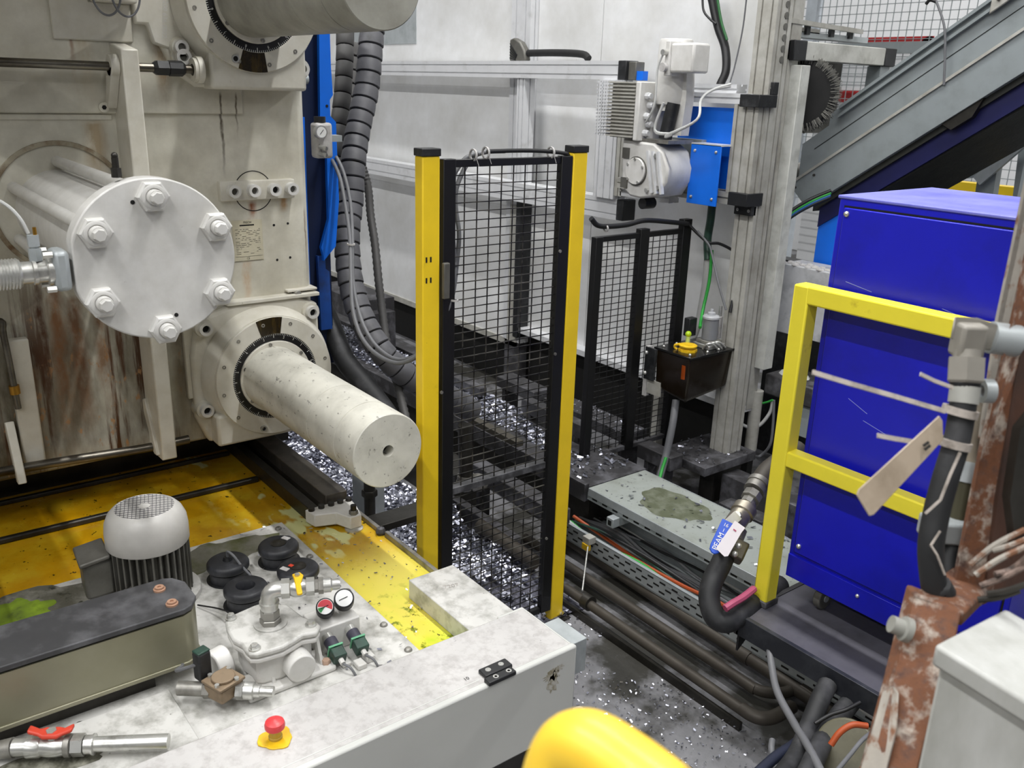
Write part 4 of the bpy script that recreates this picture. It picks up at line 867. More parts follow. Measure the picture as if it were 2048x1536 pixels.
# drive unit: inverter with pin cooling fins, tall motor, gearbox
dr_ = T('drive_unit', 'grey gear motor with a finned inverter box mounted on the actuator frame', 'motor', (-3.4, 3.55, 1.70))
hs = MB().box((-3.64, 3.46, 1.955), (-3.46, 3.66, 2.235)).build('heatsink_base', alu_dirty, dr_)
for r in range(16):
    z = 1.96+r*.018
    MB().box((-3.66, 3.445, z), (-3.46, 3.66, z+.0075)).build('cooling_fin', alu_dirty, hs)
    pm_ = MB()
    for c in range(5): pm_.box((-3.745+c*.019, 3.44, z), (-3.734+c*.019, 3.66, z+.009))
    pm_.box((-3.75, 3.455, z+.002), (-3.65, 3.645, z+.006))
    pm_.build('fin_pins', alu, hs, kind='stuff')
MB().box((-3.46, 3.45, 1.945), (-3.425, 3.67, 2.24)).build('inverter_lid', cream2, dr_, bevel=.006)
for i, z in enumerate((2.17, 2.125, 2.07, 2.03, 1.985)):
    g = MB().lathe((-3.425, 3.50+.02*(i % 2), z), (1, 0, 0), [(.018, 0), (.018, .02), (.014, .022), (.014, .035)], 8).build('cable_gland', alu, dr_)
MB().lathe((-3.36, 3.62, 2.13), Zu, [(.080, 0), (.088, .05), (.088, .30), (.080, .32)], 40).build('brake_motor', cream2, dr_, bevel=.004)
MB().cyl((-3.36, 3.62, 2.10), (-3.36, 3.62, 2.135), .06).build('motor_flange', cream2, dr_)
MB().prism([(-3.36, 3.60, 1.98), (-3.26, 3.60, 1.98), (-3.245, 3.60, 2.16), (-3.265, 3.60, 2.42), (-3.36, 3.60, 2.42)], (0, .06, 0)).build('side_rib', cream2, dr_)
MB().box((-3.285, 3.50, 2.285), (-3.13, 3.62, 2.425)).build('junction_box', cream2, dr_, bevel=.012)
MB().box((-3.31, 3.49, 2.27), (-3.28, 3.63, 2.435)).build('junction_lid', cream2, dr_, bevel=.004)
MB().cyl((-3.30, 3.49, 2.38), (-3.30, 3.46, 2.38), .014).build('plug', steel, dr_); MB().cyl((-3.30, 3.485, 2.31), (-3.30, 3.465, 2.31), .022).build('plug', cover_white, dr_)
MB().cyl((-3.33, 3.56, 1.96), (-3.31, 3.58, 2.14), .035).build('drive_neck', black_plastic, dr_)
MB().prism([(x, 3.48, z) for x, z in ((-3.55, 1.70), (-3.48, 1.655), (-3.40, 1.65), (-3.28, 1.675), (-3.225, 1.75), (-3.22, 1.82), (-3.26, 1.90), (-3.33, 1.94), (-3.56, 1.945))], (0, .20, 0)).build('gearbox', cream2, dr_, bevel=.012)
MB().cyl((-3.44, 3.48, 1.79), (-3.44, 3.465, 1.79), .070, n=36).build('bearing_cover', cream2, dr_, bevel=.003)
MB().ring((-3.44, 3.4795, 1.79), (0, -1, 0), .072, .076, .004, 36).build('cover_groove', motor_grey, dr_)
for x, z in ((-3.525, 1.875), (-3.525, 1.72)): MB().box((x-.025, 3.474, z-.025), (x+.025, 3.482, z+.03)).build('pocket', motor_grey, dr_)
for i, x in enumerate((-3.36, -3.325, -3.29)): MB().bar((x, 3.474, 1.90), (x+.05, 3.474, 1.69), .014, .02, (0, 1, 0)).build('web', alu, dr_)
for a in (.4, 1.6, 2.6, 3.9, 5.2): MB().cyl((-3.44+.062*math.cos(a), 3.467, 1.79+.062*math.sin(a)), (-3.44+.062*math.cos(a), 3.460, 1.79+.062*math.sin(a)), .007).build('cover_bolt', steel, dr_)
for x, z in ((-3.30, 1.88), (-3.27, 1.72), (-3.35, 1.70)): MB().cyl((x, 3.478, z), (x, 3.466, z), .012, n=6).build('cover_bolt', steel, dr_)
MB().box((-3.56, 3.49, 1.94), (-3.24, 3.68, 1.958)).build('adapter_plate', steel_dull, dr_)
MB().cyl((-3.42, 3.52, 1.62), (-3.42, 3.60, 1.62), .03).build('sensor', black_plastic, dr_)
for i in range(2):
    solo(MB().tube([(-3.295,3.49,2.142), (-3.33, 3.48, 2.00+.006*i), (-3.197,3.47,1.994), (-3.24, 3.47, 1.985-.006*i), (-3.048,3.47,2.068), (-3.101,3.55,2.161), (-3.094,3.62,2.209), (-3.05, 3.70, 2.23+.01*i)], .0065, 8, 6), 'control_cable', ('upper' if i else 'lower') + ' of two pale cables looping from the drive unit to the column', 'cable', cable_white, (-3.2, 3.6, 2.0))
MB().tube([(-3.30, 3.47, 2.38), (-3.33, 3.465, 2.30), (-3.325, 3.46, 2.15), (-3.35, 3.46, 2.08), (-3.40, 3.48, 2.04)], .0055, 8, 6).build('motor_lead', cable_white, dr_)
# cable bundle on the enclosure above the actuator
def cable(name, label, pts, r, mat, group=None, n=10, sm=7, cat='cable'):
    return solo(MB().tube(pts, r, n, sm), name, label, cat, mat, pts[len(pts)//2], group)
cable('corrugated_conduit', 'thick black conduit hanging down the enclosure beside the column', [(-3.415,3.9,2.706), (-3.342,3.9,2.533), (-3.277,3.9,2.422), (-3.239,3.88,2.311), (-3.244,3.85,2.236)], .022, cable_black)
cable('cable', 'green yellow earth wire beside the black conduit at the top', [(-3.357,3.88,2.701), (-3.305,3.88,2.555), (-3.252,3.88,2.457)], .007, P1('dark_green_sheath', '#1f5a2c', .5))
cable('cable', 'black wire looped left of the conduit at the top', [(-3.457,3.89,2.695), (-3.43,3.88,2.608), (-3.371,3.87,2.561), (-3.327,3.87,2.536)], .006, cable_black)
cable('cable', 'thin dark wire running down right of the black conduit', [(-3.186,3.92,2.671), (-3.191,3.92,2.506), (-3.2,3.9,2.336), (-3.204,3.88,2.25)], .004, cable_grey)
cable('cable', 'dark green cable bundle hanging below the blue plates', [(-3.216,3.85,1.632), (-3.217,3.85,1.538), (-3.224,3.85,1.428), (-3.19,3.83,1.325)], .022, green_dark)

# ---------------------------------------------------------------- lubricator tank
lb = T('lubricator_tank', 'black plastic grease tank with yellow cap mounted in front of the column', 'tank', (-3.05, 3.55, .64))
LX0, LX1, LY0, LY1 = -3.165, -2.925, 3.45, 3.80
m = MB(); z1 = .885
m.add([(LX0, LY0, z1), (LX1, LY0, z1), (LX1, LY1, z1), (LX0, LY1, z1), (LX0+.005, LY0+.004, .685), (LX1-.005, LY0+.004, .67), (LX1-.012, LY1-.015, .685), (LX0+.005, LY1-.015, .685), (LX0+.06, LY0+.04, .645), (LX1-.025, LY0+.02, .632), (LX1-.03, LY1-.05, .66), (LX0+.05, LY1-.05, .66)],
      [(3, 2, 1, 0), (0, 1, 5, 4), (1, 2, 6, 5), (2, 3, 7, 6), (3, 0, 4, 7), (4, 5, 9, 8), (5, 6, 10, 9), (6, 7, 11, 10), (7, 4, 8, 11), (8, 9, 10, 11)]); m.build('reservoir', amber, lb, bevel=.010)
MB().box((LX0-.012, LY0-.008, z1-.004), (LX1+.010, LY1+.02, z1+.008)).build('lid', P1('gloss_black_lid', '#121212', .2, var=.3), lb, bevel=.003)
MB().box((LX0-.07, LY0-.012, .60), (LX0-.045, LY0+.02, .885)).build('bracket', cover_white, lb, bevel=.002)
bk = MB().box((LX0-.066, LY0-.016, .70), (LX0+.01, LY0-.006, .882)).build('mount_flange', black_plastic, lb, bevel=.003)
for z in (.735, .85): MB().sphere((LX0-.052, LY0-.018, z), .011, 12).build('flange_screw', steel, bk)
MB().box((LX0-.05, LY0+.0, .62), (LX0+.05, LY0+.012, .70)).build('bracket', alu_dirty, lb)
cx, cyy = -3.02, 3.535
MB().lathe((cx, cyy, z1+.008), Zu, [(.050, 0), (.050, .012), (.040, .014), (.040, .022)], 8).build('filler_neck', yellow_plastic, lb)
MB().lathe((cx, cyy, z1+.03), Zu, [(.046, 0), (.048, .003), (.048, .010), (.044, .013)], 32).build('filler_cap', yellow_plastic, lb)
MB().tube([(cx-.035, cyy-.02, z1+.04), (cx-.062, cyy-.03, z1+.030), (cx-.064, cyy-.03, z1+.016), (cx-.05, cyy-.025, z1+.008)], .007, 8, 4).build('cap_strap', yellow_plastic, lb)
MB().cyl((-2.965, 3.463, .765), (-2.965, 3.463, .84), .018).build('filter_insert', orange_glass, lb)
ux, uy = -3.02, 3.70
MB().obox((ux, uy, z1+.02), (.06, 0, 0), (0, .065, 0), (0, 0, .012)).build('pump_base', steel, lb, bevel=.004)
MB().obox((ux, uy, z1+.042), (.048, 0, 0), (0, .052, 0), (0, 0, .008)).build('pump_base', steel_dull, lb, bevel=.004)
MB().cyl((ux, uy, z1+.05), (ux, uy, z1+.165), .042, n=36).build('pump_motor', P1('pump_motor_grey', '#7c7e82', .4), lb, bevel=.003)
MB().lathe((ux, uy, z1+.165), Zu, [(.046, 0), (.046, .010), (.040, .016), (.022, .018), (.020, .032), (.010, .036), (.008, .05)], 32).build('motor_cap', P1('pump_cap_grey', '#a9abae', .4), lb)
MB().box((ux-.025, uy+.075, z1+.04), (ux-.002, uy+.10, z1+.16)).build('level_switch', cover_white, lb, bevel=.002)
MB().cyl((ux-.014, uy+.088, z1+.16), (ux-.014, uy+.088, z1+.22), .009).build('switch_stem', steel, lb)
MB().box((-3.12, 3.60, z1+.06), (-3.08, 3.66, z1+.16)).build('pressure_switch', black_plastic, lb, bevel=.004)
MB().sphere((-3.06, 3.575, z1+.085), .017, 14).build('indicator_ball', P1('lime_plastic', '#a8c820', .3), lb)
MB().cyl((-3.06, 3.575, z1+.008), (-3.06, 3.575, z1+.075), .012).build('indicator_stem', P1('lime_glass', '#b9cf7a', .2), lb)
for x, y in ((-3.14, 3.48), (-3.14, 3.58), (-2.94, 3.60), (-2.94, 3.69), (-2.94, 3.80), (-2.95, 3.475), (-3.14, 3.78)): MB().sphere((x, y, z1+.012), .008, 10).build('lid_screw', steel, lb)
for i in range(3): MB().tube([(-2.99, 3.62+.03*i, z1+.012), (-2.975, 3.63+.03*i, z1+.04), (-2.955, 3.65+.03*i, z1+.045), (-2.945, 3.69+.03*i, z1+.012)], .006, 8, 4).build('outlet_pipe', steel, lb)
# cables around the lubricator
cable('cable', 'thick grey cable dropping below the grease tank to the tray', [(-3.038,3.5,0.617), (-3.003,3.45,0.495), (-2.985,3.4,0.338), (-2.948,3.32,0.225)], .020, cable_grey)
cable('cable', 'short green wires at the foot of the grey cable', [(-2.966,3.38,0.335), (-2.951,3.34,0.277), (-2.92,3.29,0.237)], .009, cable_green)
cable('cable', 'white cable bundle behind the grease tank', [(-3.204,3.84,1.363), (-3.198,3.84,1.21), (-3.22,3.84,0.977), (-3.252,3.84,0.852)], .020, cable_white)
cable('cable', 'bright green cable running down to the grease tank', [(-3.145,3.8,1.389), (-3.141,3.8,1.225), (-3.132,3.76,1.064), (-3.04,3.64,1.002)], .009, cable_green)
cable('cable', 'dark cable arching from the low fence to the column', [(-3.235,3.69,1.527), (-3.184,3.72,1.476), (-3.129,3.75,1.436), (-3.094,3.8,1.43), (-3.037,3.86,1.388), (-2.991,3.86,1.328), (-2.975,3.82,1.227), (-2.955,3.77,1.086)], .008, cable_black)
cable('cable', 'grey cable curving beside the grease tank motor', [(-3.19,3.72,1.491), (-3.119,3.74,1.425), (-3.091,3.74,1.376), (-3.008,3.72,1.231), (-2.944,3.72,1.109)], .006, cable_grey)
cable('cable', 'black cable tied along the top of the low fence', [(-3.23,2.979,1.598), (-3.23,3.042,1.557), (-3.23,3.214,1.551), (-3.23,3.355,1.565), (-3.23,3.543,1.545), (-3.23,3.685,1.525)], .013, cable_black)
solo(MB().ring((-3.23,3.077,1.543), (0, 1, .1), .013, .019, .008, 18), 'cable_tie', 'white cable tie on the low fence cable', 'cable tie', cover_white, (-3.23, 3.1, 1.5))

# ---------------------------------------------------------------- cable trays and pipes on the floor
TZ = .33
ct = T('cable_tray', 'galvanised cable tray with a stained lid, upper one of two', 'cable tray', (-2.3, 2.97, .18))
MB().box((-2.92, 2.785, TZ-.004), (-1.45, 3.17, TZ)).build('lid', galv_top, ct)
MB().box((-2.92, 2.780, TZ-.042), (-1.45, 2.786, TZ)).build('lid_rim', galv, ct, bevel=.002)
MB().box((-2.92, 3.168, TZ-.042), (-1.45, 3.174, TZ)).build('lid_rim', galv, ct)
MB().box((-2.95, 2.792, .265), (-1.45, 2.796, TZ-.03)).build('side_wall', galv, ct)
for i in range(20):
    x = -2.90+i*.072; MB().box((x, 2.7905, .272), (x+.034, 2.7925, .281)).build('slot', groove, ct)
MB().box((-2.95, 2.79, .262), (-1.45, 3.17, .266)).build('bottom', galv, ct)
for x in (-2.72, -1.9):
    MB().box((x-.02, 2.74, .215), (x+.025, 3.2, .262)).build('bracket', galv, ct, bevel=.003)
    MB().box((x-.008, 2.738, .225), (x+.013, 2.742, .250)).build('bracket_opening', groove, ct)
stain = []
for i in range(40):
    a = 2*math.pi*i/40; r = 1+.10*math.sin(3*a)+.06*math.sin(8*a); stain.append((-2.56+.20*r*math.cos(a)*(1 if math.cos(a) > 0 else .9), 2.99+.13*r*math.sin(a), TZ+.0006))
MB().add(stain, [tuple(range(40))]).build('oil_patch', P1('oil_patch', '#5f6450', .35, var=.15, sc=9, dirt='#7b7f70', dsc=18, damt=.42), ct)
t2 = T('cable_tray', 'open slotted cable tray full of coloured cables, lower one of two', 'cable tray', (-2.3, 2.8, .08))
MB().box((-3.05, 2.655, .085), (-1.0, 2.659, .172)).build('side_wall', galv, t2, bevel=.001)
MB().box((-3.05, 2.655, .169), (-1.0, 2.672, .173)).build('side_rim', galv, t2)
MB().box((-3.05, 2.655, .083), (-1.0, 3.0, .088)).build('bottom', galv, t2)
MB().box((-3.05, 2.996, .085), (-1.0, 3.0, .15)).build('side_wall', galv, t2)
for r in range(3):
    for i in range(27):
        x = -3.02+i*.072+(.036 if r == 1 else 0); z = (.148, .126, .102)[r]
        MB().box((x, 2.6535, z), (x+.034, 2.656, z+.008)).build('slot', groove, t2)
rc = random.Random(3)
for i, (mt, lab) in enumerate(((cable_grey, 'grey cable'), (cable_white, 'pale cable'), (cable_green, 'green cable'), (green_dark, 'dark green cable'), (cable_orange, 'orange cable'), (cable_black, 'black cable'), (cable_grey, 'dark grey cable'), (cable_grey, 'mid grey cable'), (cable_black, 'thin black cable'), (cable_grey, 'grey wire'), (cable_black, 'black wire'), (cable_white, 'white wire'))):
    y = 2.69+.021*i; pts = []
    for k in range(9):
        pts.append((-3.0+k*.25, y+rc.uniform(-.02, .02)-.012*k*(1 if i % 3 else .2), .115+rc.uniform(0, .04)))
    where = ('nearest the slotted wall', 'next to the nearest one', 'in the front third', 'in the front third, behind it', 'bright among the greys', 'in the middle', 'in the middle, sagging', 'towards the back', 'towards the back', 'at the back', 'at the back', 'furthest back')[i]
    cable('tray_cable', lab+' lying in the open lower cable tray, '+where, pts, (.009, .010, .009, .006, .009, .010, .009, .007, .006, .006, .006, .006)[i], mt, 'cables in the open tray', 8, 5)
fl = T('float_switch', 'small grey sensor with a yellow front hanging on a thin rod below the tray', 'sensor', (-2.62, 2.63, .06))
MB().box((-2.76, 2.61, .155), (-2.715, 2.655, .19)).build('body', alu_dirty, fl, bevel=.002)
MB().box((-2.758, 2.606, .125), (-2.717, 2.625, .155)).build('yellow_front', yellow_plastic, fl)
MB().cyl((-2.72, 2.61, .15), (-2.55, 2.43, .06), .004).build('rod', steel, fl)
pipes = [(( -2.62, 2.375, .075), (-1.70, 2.36, .075), .030, 'long dirty grey pipe nearest the viewer, ending in an elbow at the lower right')]
p = T('floor_pipe', pipes[0][3], 'pipe', (-2.1, 2.37, .05))
MB().cyl((-2.60, 2.372, .070), (-1.60, 2.36, .070), .0215, n=20).build('straight_pipe', pipe_dirty, p)
MB().tube([(-1.60, 2.36, .075), (-1.56, 2.36, .075), (-1.525, 2.375, .075), (-1.505, 2.41, .075), (-1.50, 2.46, .075), (-1.50, 2.52, .075)], .025, 16, 5).build('elbow', pipe_dirty, p)
MB().cyl((-2.47, 2.371, .075), (-2.43, 2.371, .075), .034, n=20).build('pipe_clamp', steel_dark, p)
MB().box((-2.60, 2.33, .0), (-1.58, 2.345, .035)).build('angle_support', steel_dark, p)
p = T('floor_pipe', 'dark pipe in the middle of the three floor pipes', 'pipe', (-2.0, 2.52, .04))
MB().tube([(-3.1, 2.535, .05), (-1.80, 2.52, .05), (-1.68, 2.52, .05), (-1.62, 2.545, .05), (-1.58, 2.61, .05), (-1.575, 2.75, .05)], .022, 16, 6).build('pipe', pipe_dirty, p)
p = T('floor_pipe', 'thicker pipe directly under the slotted tray, furthest of the three', 'pipe', (-2.0, 2.66, .04))
MB().cyl((-3.1, 2.70, .055), (-1.2, 2.63, .055), .027, n=20).build('pipe', pipe_dirty, p)
for x in (-1.85, -1.55): MB().cyl((x, 2.655, .055), (x+.06, 2.652, .055), .031, n=20).build('sleeve', pipe_dirty, p)
# chip conveyor trough and steelwork under the fences
ch = T('chip_trough', 'long dark trough covered with silver swarf behind the mesh fence', 'trough', (-4.2, 3.0, 0))
MB().box((-7.5, 2.80, .295), (-2.935, 3.20, .325)).build('deck', soot, ch)
MB().box((-7.5, 2.77, .25), (-2.935, 2.80, .345)).build('edge_rail', soot, ch, bevel=.003)
MB().box((-7.5, 2.83, 0), (-2.96, 3.18, .29)).build('support', steel_dark, ch)
MB().bar((-4.1, 2.80, .36), (-3.5, 2.80, .36), .05, .03).build('hose_guard', P1('tarnished_brass', '#4f4b42', .5, .3), ch)
for i, (x0, x1, y0, y1, z0, z1, lab) in enumerate(((-4.55, -4.15, 3.42, 3.56, .28, .35, 'short swarf covered beam nearest the enclosure door post'), (-4.05, -3.30, 3.42, 3.58, .28, .345, 'swarf covered beam in the middle, behind the right yellow post'), (-3.2, -2.95, 3.40, 3.5, .25, .33, 'short beam end near the low fence'),
        (-4.9, -4.3, 3.10, 3.16, .33, .39, 'thin dark beam left behind the mesh'), (-3.9, -3.35, 3.12, 3.19, .36, .44, 'grey channel rail lying on the trough'), (-3.5, -2.80, 2.47, 2.56, .25, .33, 'dusty grey channel sloping under the tall fence'), (-2.62, -2.35, 3.42, 3.52, 0, .20, 'short channel by the tray'), (-2.85, -2.3, 3.72, 3.85, 0, .20, 'dusty flat beam right of the column plate'), (-3.75, -3.05, 2.42, 2.47, 0, .10, 'low rail near the swarf heap'))):
    bm_b = MB().box((x0, y0, z0), (x1, y1, z1))
    if z0 > .05:
        for xl in (x0+.05, x1-.08): bm_b.box((xl, y0+.01, 0), (xl+.03, y1-.01, z0))
    solo(bm_b, 'steel_bar', lab, 'beam', soot, ((x0+x1)/2, (y0+y1)/2, z0), bevel=.004)
solo(MB().cyl((-3.30, 2.40, .07), (-2.85, 2.40, .07), .035), 'short_pipe', 'short dull pipe on the floor seen through the tall fence', 'pipe', pipe_dirty, (-3.1, 2.4, .04))
vs = T('drain_valve', 'dull steel drain valve with a ball joint inside the tall fence', 'valve', (-3.25, 2.05, .2))
MB().cyl((-3.3,2.298,0.641), (-3.3,2.309,0.375), .035, n=18).build('riser', steel_dark, vs); MB().lathe((-3.3,2.309,0.375), (0, 0, -1), [(.045, 0), (.045, .03), (.05, .032), (.05, .06), (.03, .08)], 18).build('collar', steel_dull, vs)
MB().sphere((-3.25,2.343,0.345), .055, 16, (1, 1, .8)).build('valve_bulb', steel_dull, vs)
MB().box((-3.42, 1.75, .25), (-3.30, 1.85, .48)).build('bracket', galv, vs)
an = T('angle_stand', 'small dark steel angle stand beside the left yellow post', 'stand', (-3.0, 1.62, 0))
MB().box((-2.99, 1.475, .05), (-2.94, 1.515, .455)).build('leg', steel_dark, an, bevel=.003)
MB().box((-3.03, 1.47, .43), (-2.92, 1.92, .462)).build('angle_arm', steel_dark, an, bevel=.003)
MB().box((-3.0, 1.50, .14), (-2.96, 1.9, .18)).build('cross_bar', steel_dark, an)
MB().cyl((-3.20, 1.72, .30), (-3.20, 1.72, .62), .025).build('stud', steel_dark, an)
MB().hexn((-3.20, 1.72, .46), Zu, .035, .03).build('stud_nut', steel_dark, an)
bs = T('press_bed', 'dark machine frame showing below and behind the hoses', 'machine', (-5.0, 2.3, 0))
MB().box((-7.5, 2.45, .0), (-3.6, 2.62, .22)).build('base_beam', steel_dark, bs)
MB().box((-9, 3.30, .20), (-5.3, 3.42, .30)).build('base_beam', soot, bs); MB().box((-9, 4.2, 0), (-5.4, 4.3, .9)).build('back_plate', black_plastic, bs)
MB().box((-6.3, 2.95, .55), (-5.6, 3.25, .70)).build('block', soot, bs); MB().box((-5.7, 3.0, .3), (-5.5, 3.2, .62)).build('block', soot, bs)
MB().box((-5.05, 2.3, 1.335), (-4.8, 2.42, 1.385)).build('yellow_end', yellow_plastic, bs)
# swarf
def chips(name, label, n, region, hfun, seed, smin=.004, smax=.012, parent=None):
    r = random.Random(seed); m = MB(); (x0, x1), (y0, y1) = region
    for i in range(n):
        x = r.uniform(x0, x1); y = r.uniform(y0, y1); z = hfun(x, y)
        if z is None: continue
        z += r.uniform(0, .012); s = r.uniform(smin, smax); a = r.uniform(0, 6.28); t = r.uniform(-.7, .7); l = s*r.uniform(1, 2.4)
        c, d = math.cos(a), math.sin(a); ct_, st_ = math.cos(t), math.sin(t); k = r.uniform(-.4, .4)
        u = (c*l, d*l, k*l); v = (-d*s*ct_, c*s*ct_, s*st_)
        p = [(x+u[0]*i_+v[0]*j_, y+u[1]*i_+v[1]*j_, z+u[2]*i_+v[2]*j_) for i_, j_ in ((-1, -.7), (1, -1), (.7, 1), (-1, .8))]
        m.add(p, [(0, 1, 2), (0, 2, 3)])
    return solo(m, name, label, 'swarf', chip, ((x0+x1)/2, (y0+y1)/2, 0), smooth=False, kind='stuff')
def heap(x, y):
    if x > -2.85 and math.sin(x*31+y*17)*math.sin(y*43-x*9) > -.25 and y > 1.75: return None
    h = .05+.07*math.sin(x*5+1)*math.sin(y*9)+.05*math.sin(x*11+y*7)
    return max(.012, h)*min(1, max(.12, (-2.50-x)/.35)) if y < 2.42 and x < -2.48 else None
g = MB(); nx, ny = 60, 22; v = []
for i in range(nx+1):
    for j in range(ny+1):
        x = -5.4+i*2.9/nx; y = 1.46+j*.95/ny; v.append((x, y, (heap(x, y) or .02)-.006 if 0 < j < ny else .0))
g.add(v, [(i*(ny+1)+j, (i+1)*(ny+1)+j, (i+1)*(ny+1)+j+1, i*(ny+1)+j+1) for i in range(nx) for j in range(ny)])
solo(g, 'swarf_heap', 'low grey mound of fine swarf below the loose chips', 'swarf', chip_bed, (-3.9, 1.9, 0), kind='stuff')
chips('loose_swarf', 'silver aluminium chips heaped on the floor under the tie bar and the tall fence', 26000, ((-5.2, -2.50), (1.46, 2.40)), heap, 5, .0025, .009)
chips('trough_swarf', 'silver aluminium chips spread along the dark trough', 9000, ((-6.4, -3.02), (2.82, 3.19)), lambda x, y: .326 if math.sin(x*4)+math.sin(y*23+x*3) > -.9 and (x < -3.4 or random.random() < .2) else None, 6, .0025, .008)
chips('floor_swarf', 'sparse bright chips scattered over the wet floor at the lower right', 2200, ((-2.5, -1.1), (1.6, 2.36)), lambda x, y: .002 if math.sin(x*7+y*3)+math.sin(y*11-x*5) > -.9 else None, 8, .001, .0034)
chips('beam_swarf', 'bright chips lying on the beams, tray and column plate', 900, ((-4.1, -2.4), (3.40, 3.95)), lambda x, y: (.346 if y < 3.58 and x < -3.3 else (.287 if y > 3.54 and -3.15 < x < -2.83 else None)), 9, .002, .0055)
chips('tray_swarf', 'few bright flakes on the stained tray lid', 60, ((-2.9, -1.8), (2.80, 3.16)), lambda x, y: TZ+.001, 10, .003, .007)
chips('deck_swarf', 'small metal flakes on the tank deck and covers', 170, ((-2.84, -1.85), (.9, 1.43)), lambda x, y: (ZD+.001 if y < 1.15 else ZY+.001), 11, .0015, .0035)

# ---------------------------------------------------------------- platform with handrail, blue cabinet
pt = T('step_platform', 'dark steel platform plate carrying the handrail and blue cabinet', 'platform', (-1.0, 2.9, .40))
MB().box((-1.60, 2.285, .485), (.4, 3.6, .50)).build('deck_sheet', P1('platform_sheet', '#5b5a62', .45, .3, var=.12, dirt='#3a3a3e', dsc=4, damt=.42, dirt2='#a9a9b2', d2sc=60, d2amt=.24, d2soft=.03), pt)
MB().box((-1.605, 2.268, .425), (.4, 2.286, .503)).build('edge_angle', P1('edge_angle_steel', '#303238', .4, .4, dirt='#4b4d52', dsc=7, damt=.4), pt, bevel=.002)
MB().box((-1.612, 2.268, .425), (-1.595, 3.6, .503)).build('edge_angle', soot, pt)
MB().prism([(-1.60, 2.275, .425), (-1.60, 2.36, .425), (-1.60, 2.275, .36)], (.008, 0, 0)).build('gusset', black_plastic, pt)
for x, y in ((-.9, 2.5), (-.2, 2.5), (-1.3, 3.4)): MB().box((x-.03, y-.03, 0), (x+.03, y+.03, .485)).build('leg', steel_dark, pt)
hr = T('handrail', 'yellow square tube handrail in front of the blue cabinet', 'handrail', (-1.6, 2.41, .50))
HY0, HY1 = 2.380, 2.440
MB().box((-1.632, HY0, .50), (-1.575, HY1, 1.640)).build('post', rail_yellow, hr, bevel=.006)
MB().box((-1.6315, HY0+.0005, 1.583), (-.2, HY1-.0005, 1.6405)).build('top_rail', rail_yellow, hr, bevel=.006)
MB().box((-1.58, HY0+.004, 1.035), (-.2, HY1-.004, 1.090)).build('middle_rail', rail_yellow, hr, bevel=.006)
MB().box((-1.637, HY0-.006, .50), (-1.57, HY1+.006, .523)).build('weld_foot', soot, hr, bevel=.004)
cb_ = T('blue_cabinet', 'deep blue sheet steel cabinet on casters behind the yellow handrail', 'cabinet', (-1.3, 2.75, .50))
MB().box((-1.577, 2.478, .60), (-.86, 3.015, 1.910)).build('cabinet_body', blue_deep, cb_, bevel=.005)
MB().box((-1.582, 2.473, 1.905), (-.855, 3.02, 1.915)).build('top_sheet', blue_top, cb_, bevel=.003)
dpan = MB().box((-1.553, 2.468, .705), (-.88, 2.480, 1.880)).build('door_panel', blue_deep, cb_, bevel=.003)
MB().box((-1.558, 2.4765, .70), (-.875, 2.4795, 1.886)).build('door_gap', groove, cb_)
MB().box((-1.573, 2.470, .605), (-.87, 2.479, .69)).build('skirt', blue_deep, cb_, bevel=.002)
for q in ((-1.540, 1.862), (-1.535, .735)): MB().sphere((q[0], 2.466, q[1]), .009, 10).build('door_screw', steel, dpan)
MB().sphere((-1.30, 2.468, .66), .007, 10).build('skirt_screw', steel, cb_)
for x in (-1.48, -.95):
    w = MB().cyl((x, 2.55, .543), (x+.028, 2.55, .543), .042, n=24).build('caster_wheel', motor_grey, cb_, bevel=.004)
    MB().cyl((x-.003, 2.55, .543), (x+.031, 2.55, .543), .014, n=16).build('hub', galv, w)
    MB().box((x-.02, 2.52, .578), (x+.048, 2.58, .60)).build('caster_fork', galv, cb_)
for a, b, w in (((1345+1680-1345, 552), (1735, 562), .0016),):
    pass
sc_ = MB()
for p, q in (((-1.51, 1.66), (-1.42, 1.645)), ((-1.2, 1.64), (-1.10, 1.62)), ((-1.38, 1.245), (-1.30, 1.225)), ((-1.44, 1.30), (-1.37, 1.27))):
    sc_.bar((p[0], 2.4676, p[1]), (q[0], 2.4676, q[1]), .0016, .0006, (0, 1, 0))
sc_.build('scratches', P1('pale_scratch', '#8f97d0', .6), dpan)

# ball valve with blue handle, hose and fittings left of the handrail post
hv = T('hose_valve', 'steel ball valve with a blue lever, paper tag and thick grey hose', 'valve', (-1.723,2.368,0.686))
A = V((-1.825,2.679,0.87)); B_ = V((-1.788,2.514,0.795)); C_ = V((-1.743,2.413,0.722)); D_ = V((-1.711,2.311,0.649)); dd = (B_-A).normalized()
MB().tube([(-1.817,2.83,0.909), (-1.824,2.721,0.88), (-1.82,2.645,0.859), (-1.805,2.579,0.827)], .040, 18, 4).build('elbow', pipe_dirty, hv)
MB().lathe(V((-1.805,2.585,0.84)), dd, [(.044, 0), (.044, .02), (.040, .022), (.040, .05)], 24).build('coupling', steel_dull, hv)
MB().lathe(V((-1.792,2.536,0.811)), dd, [(.036, 0), (.036, .03), (.026, .032), (.026, .055)], 8).build('coupling', steel_dull, hv, smooth=False)
MB().lathe(V((-1.782,2.5,0.785)), dd, [(.030, 0), (.030, .02), (.044, .024), (.044, .055), (.038, .06), (.038, .12), (.026, .13), (.026, .16)], 20).build('valve_body', P1('valve_nickel', '#a39c8e', .35, .8, dirt='#6f6557', dsc=8, damt=.42), hv)
e = (D_-C_).normalized()
MB().cyl(V((-1.73,2.368,0.8)), V((-1.769,2.434,0.761)), .014, n=6).build('stem_nut', steel, hv)
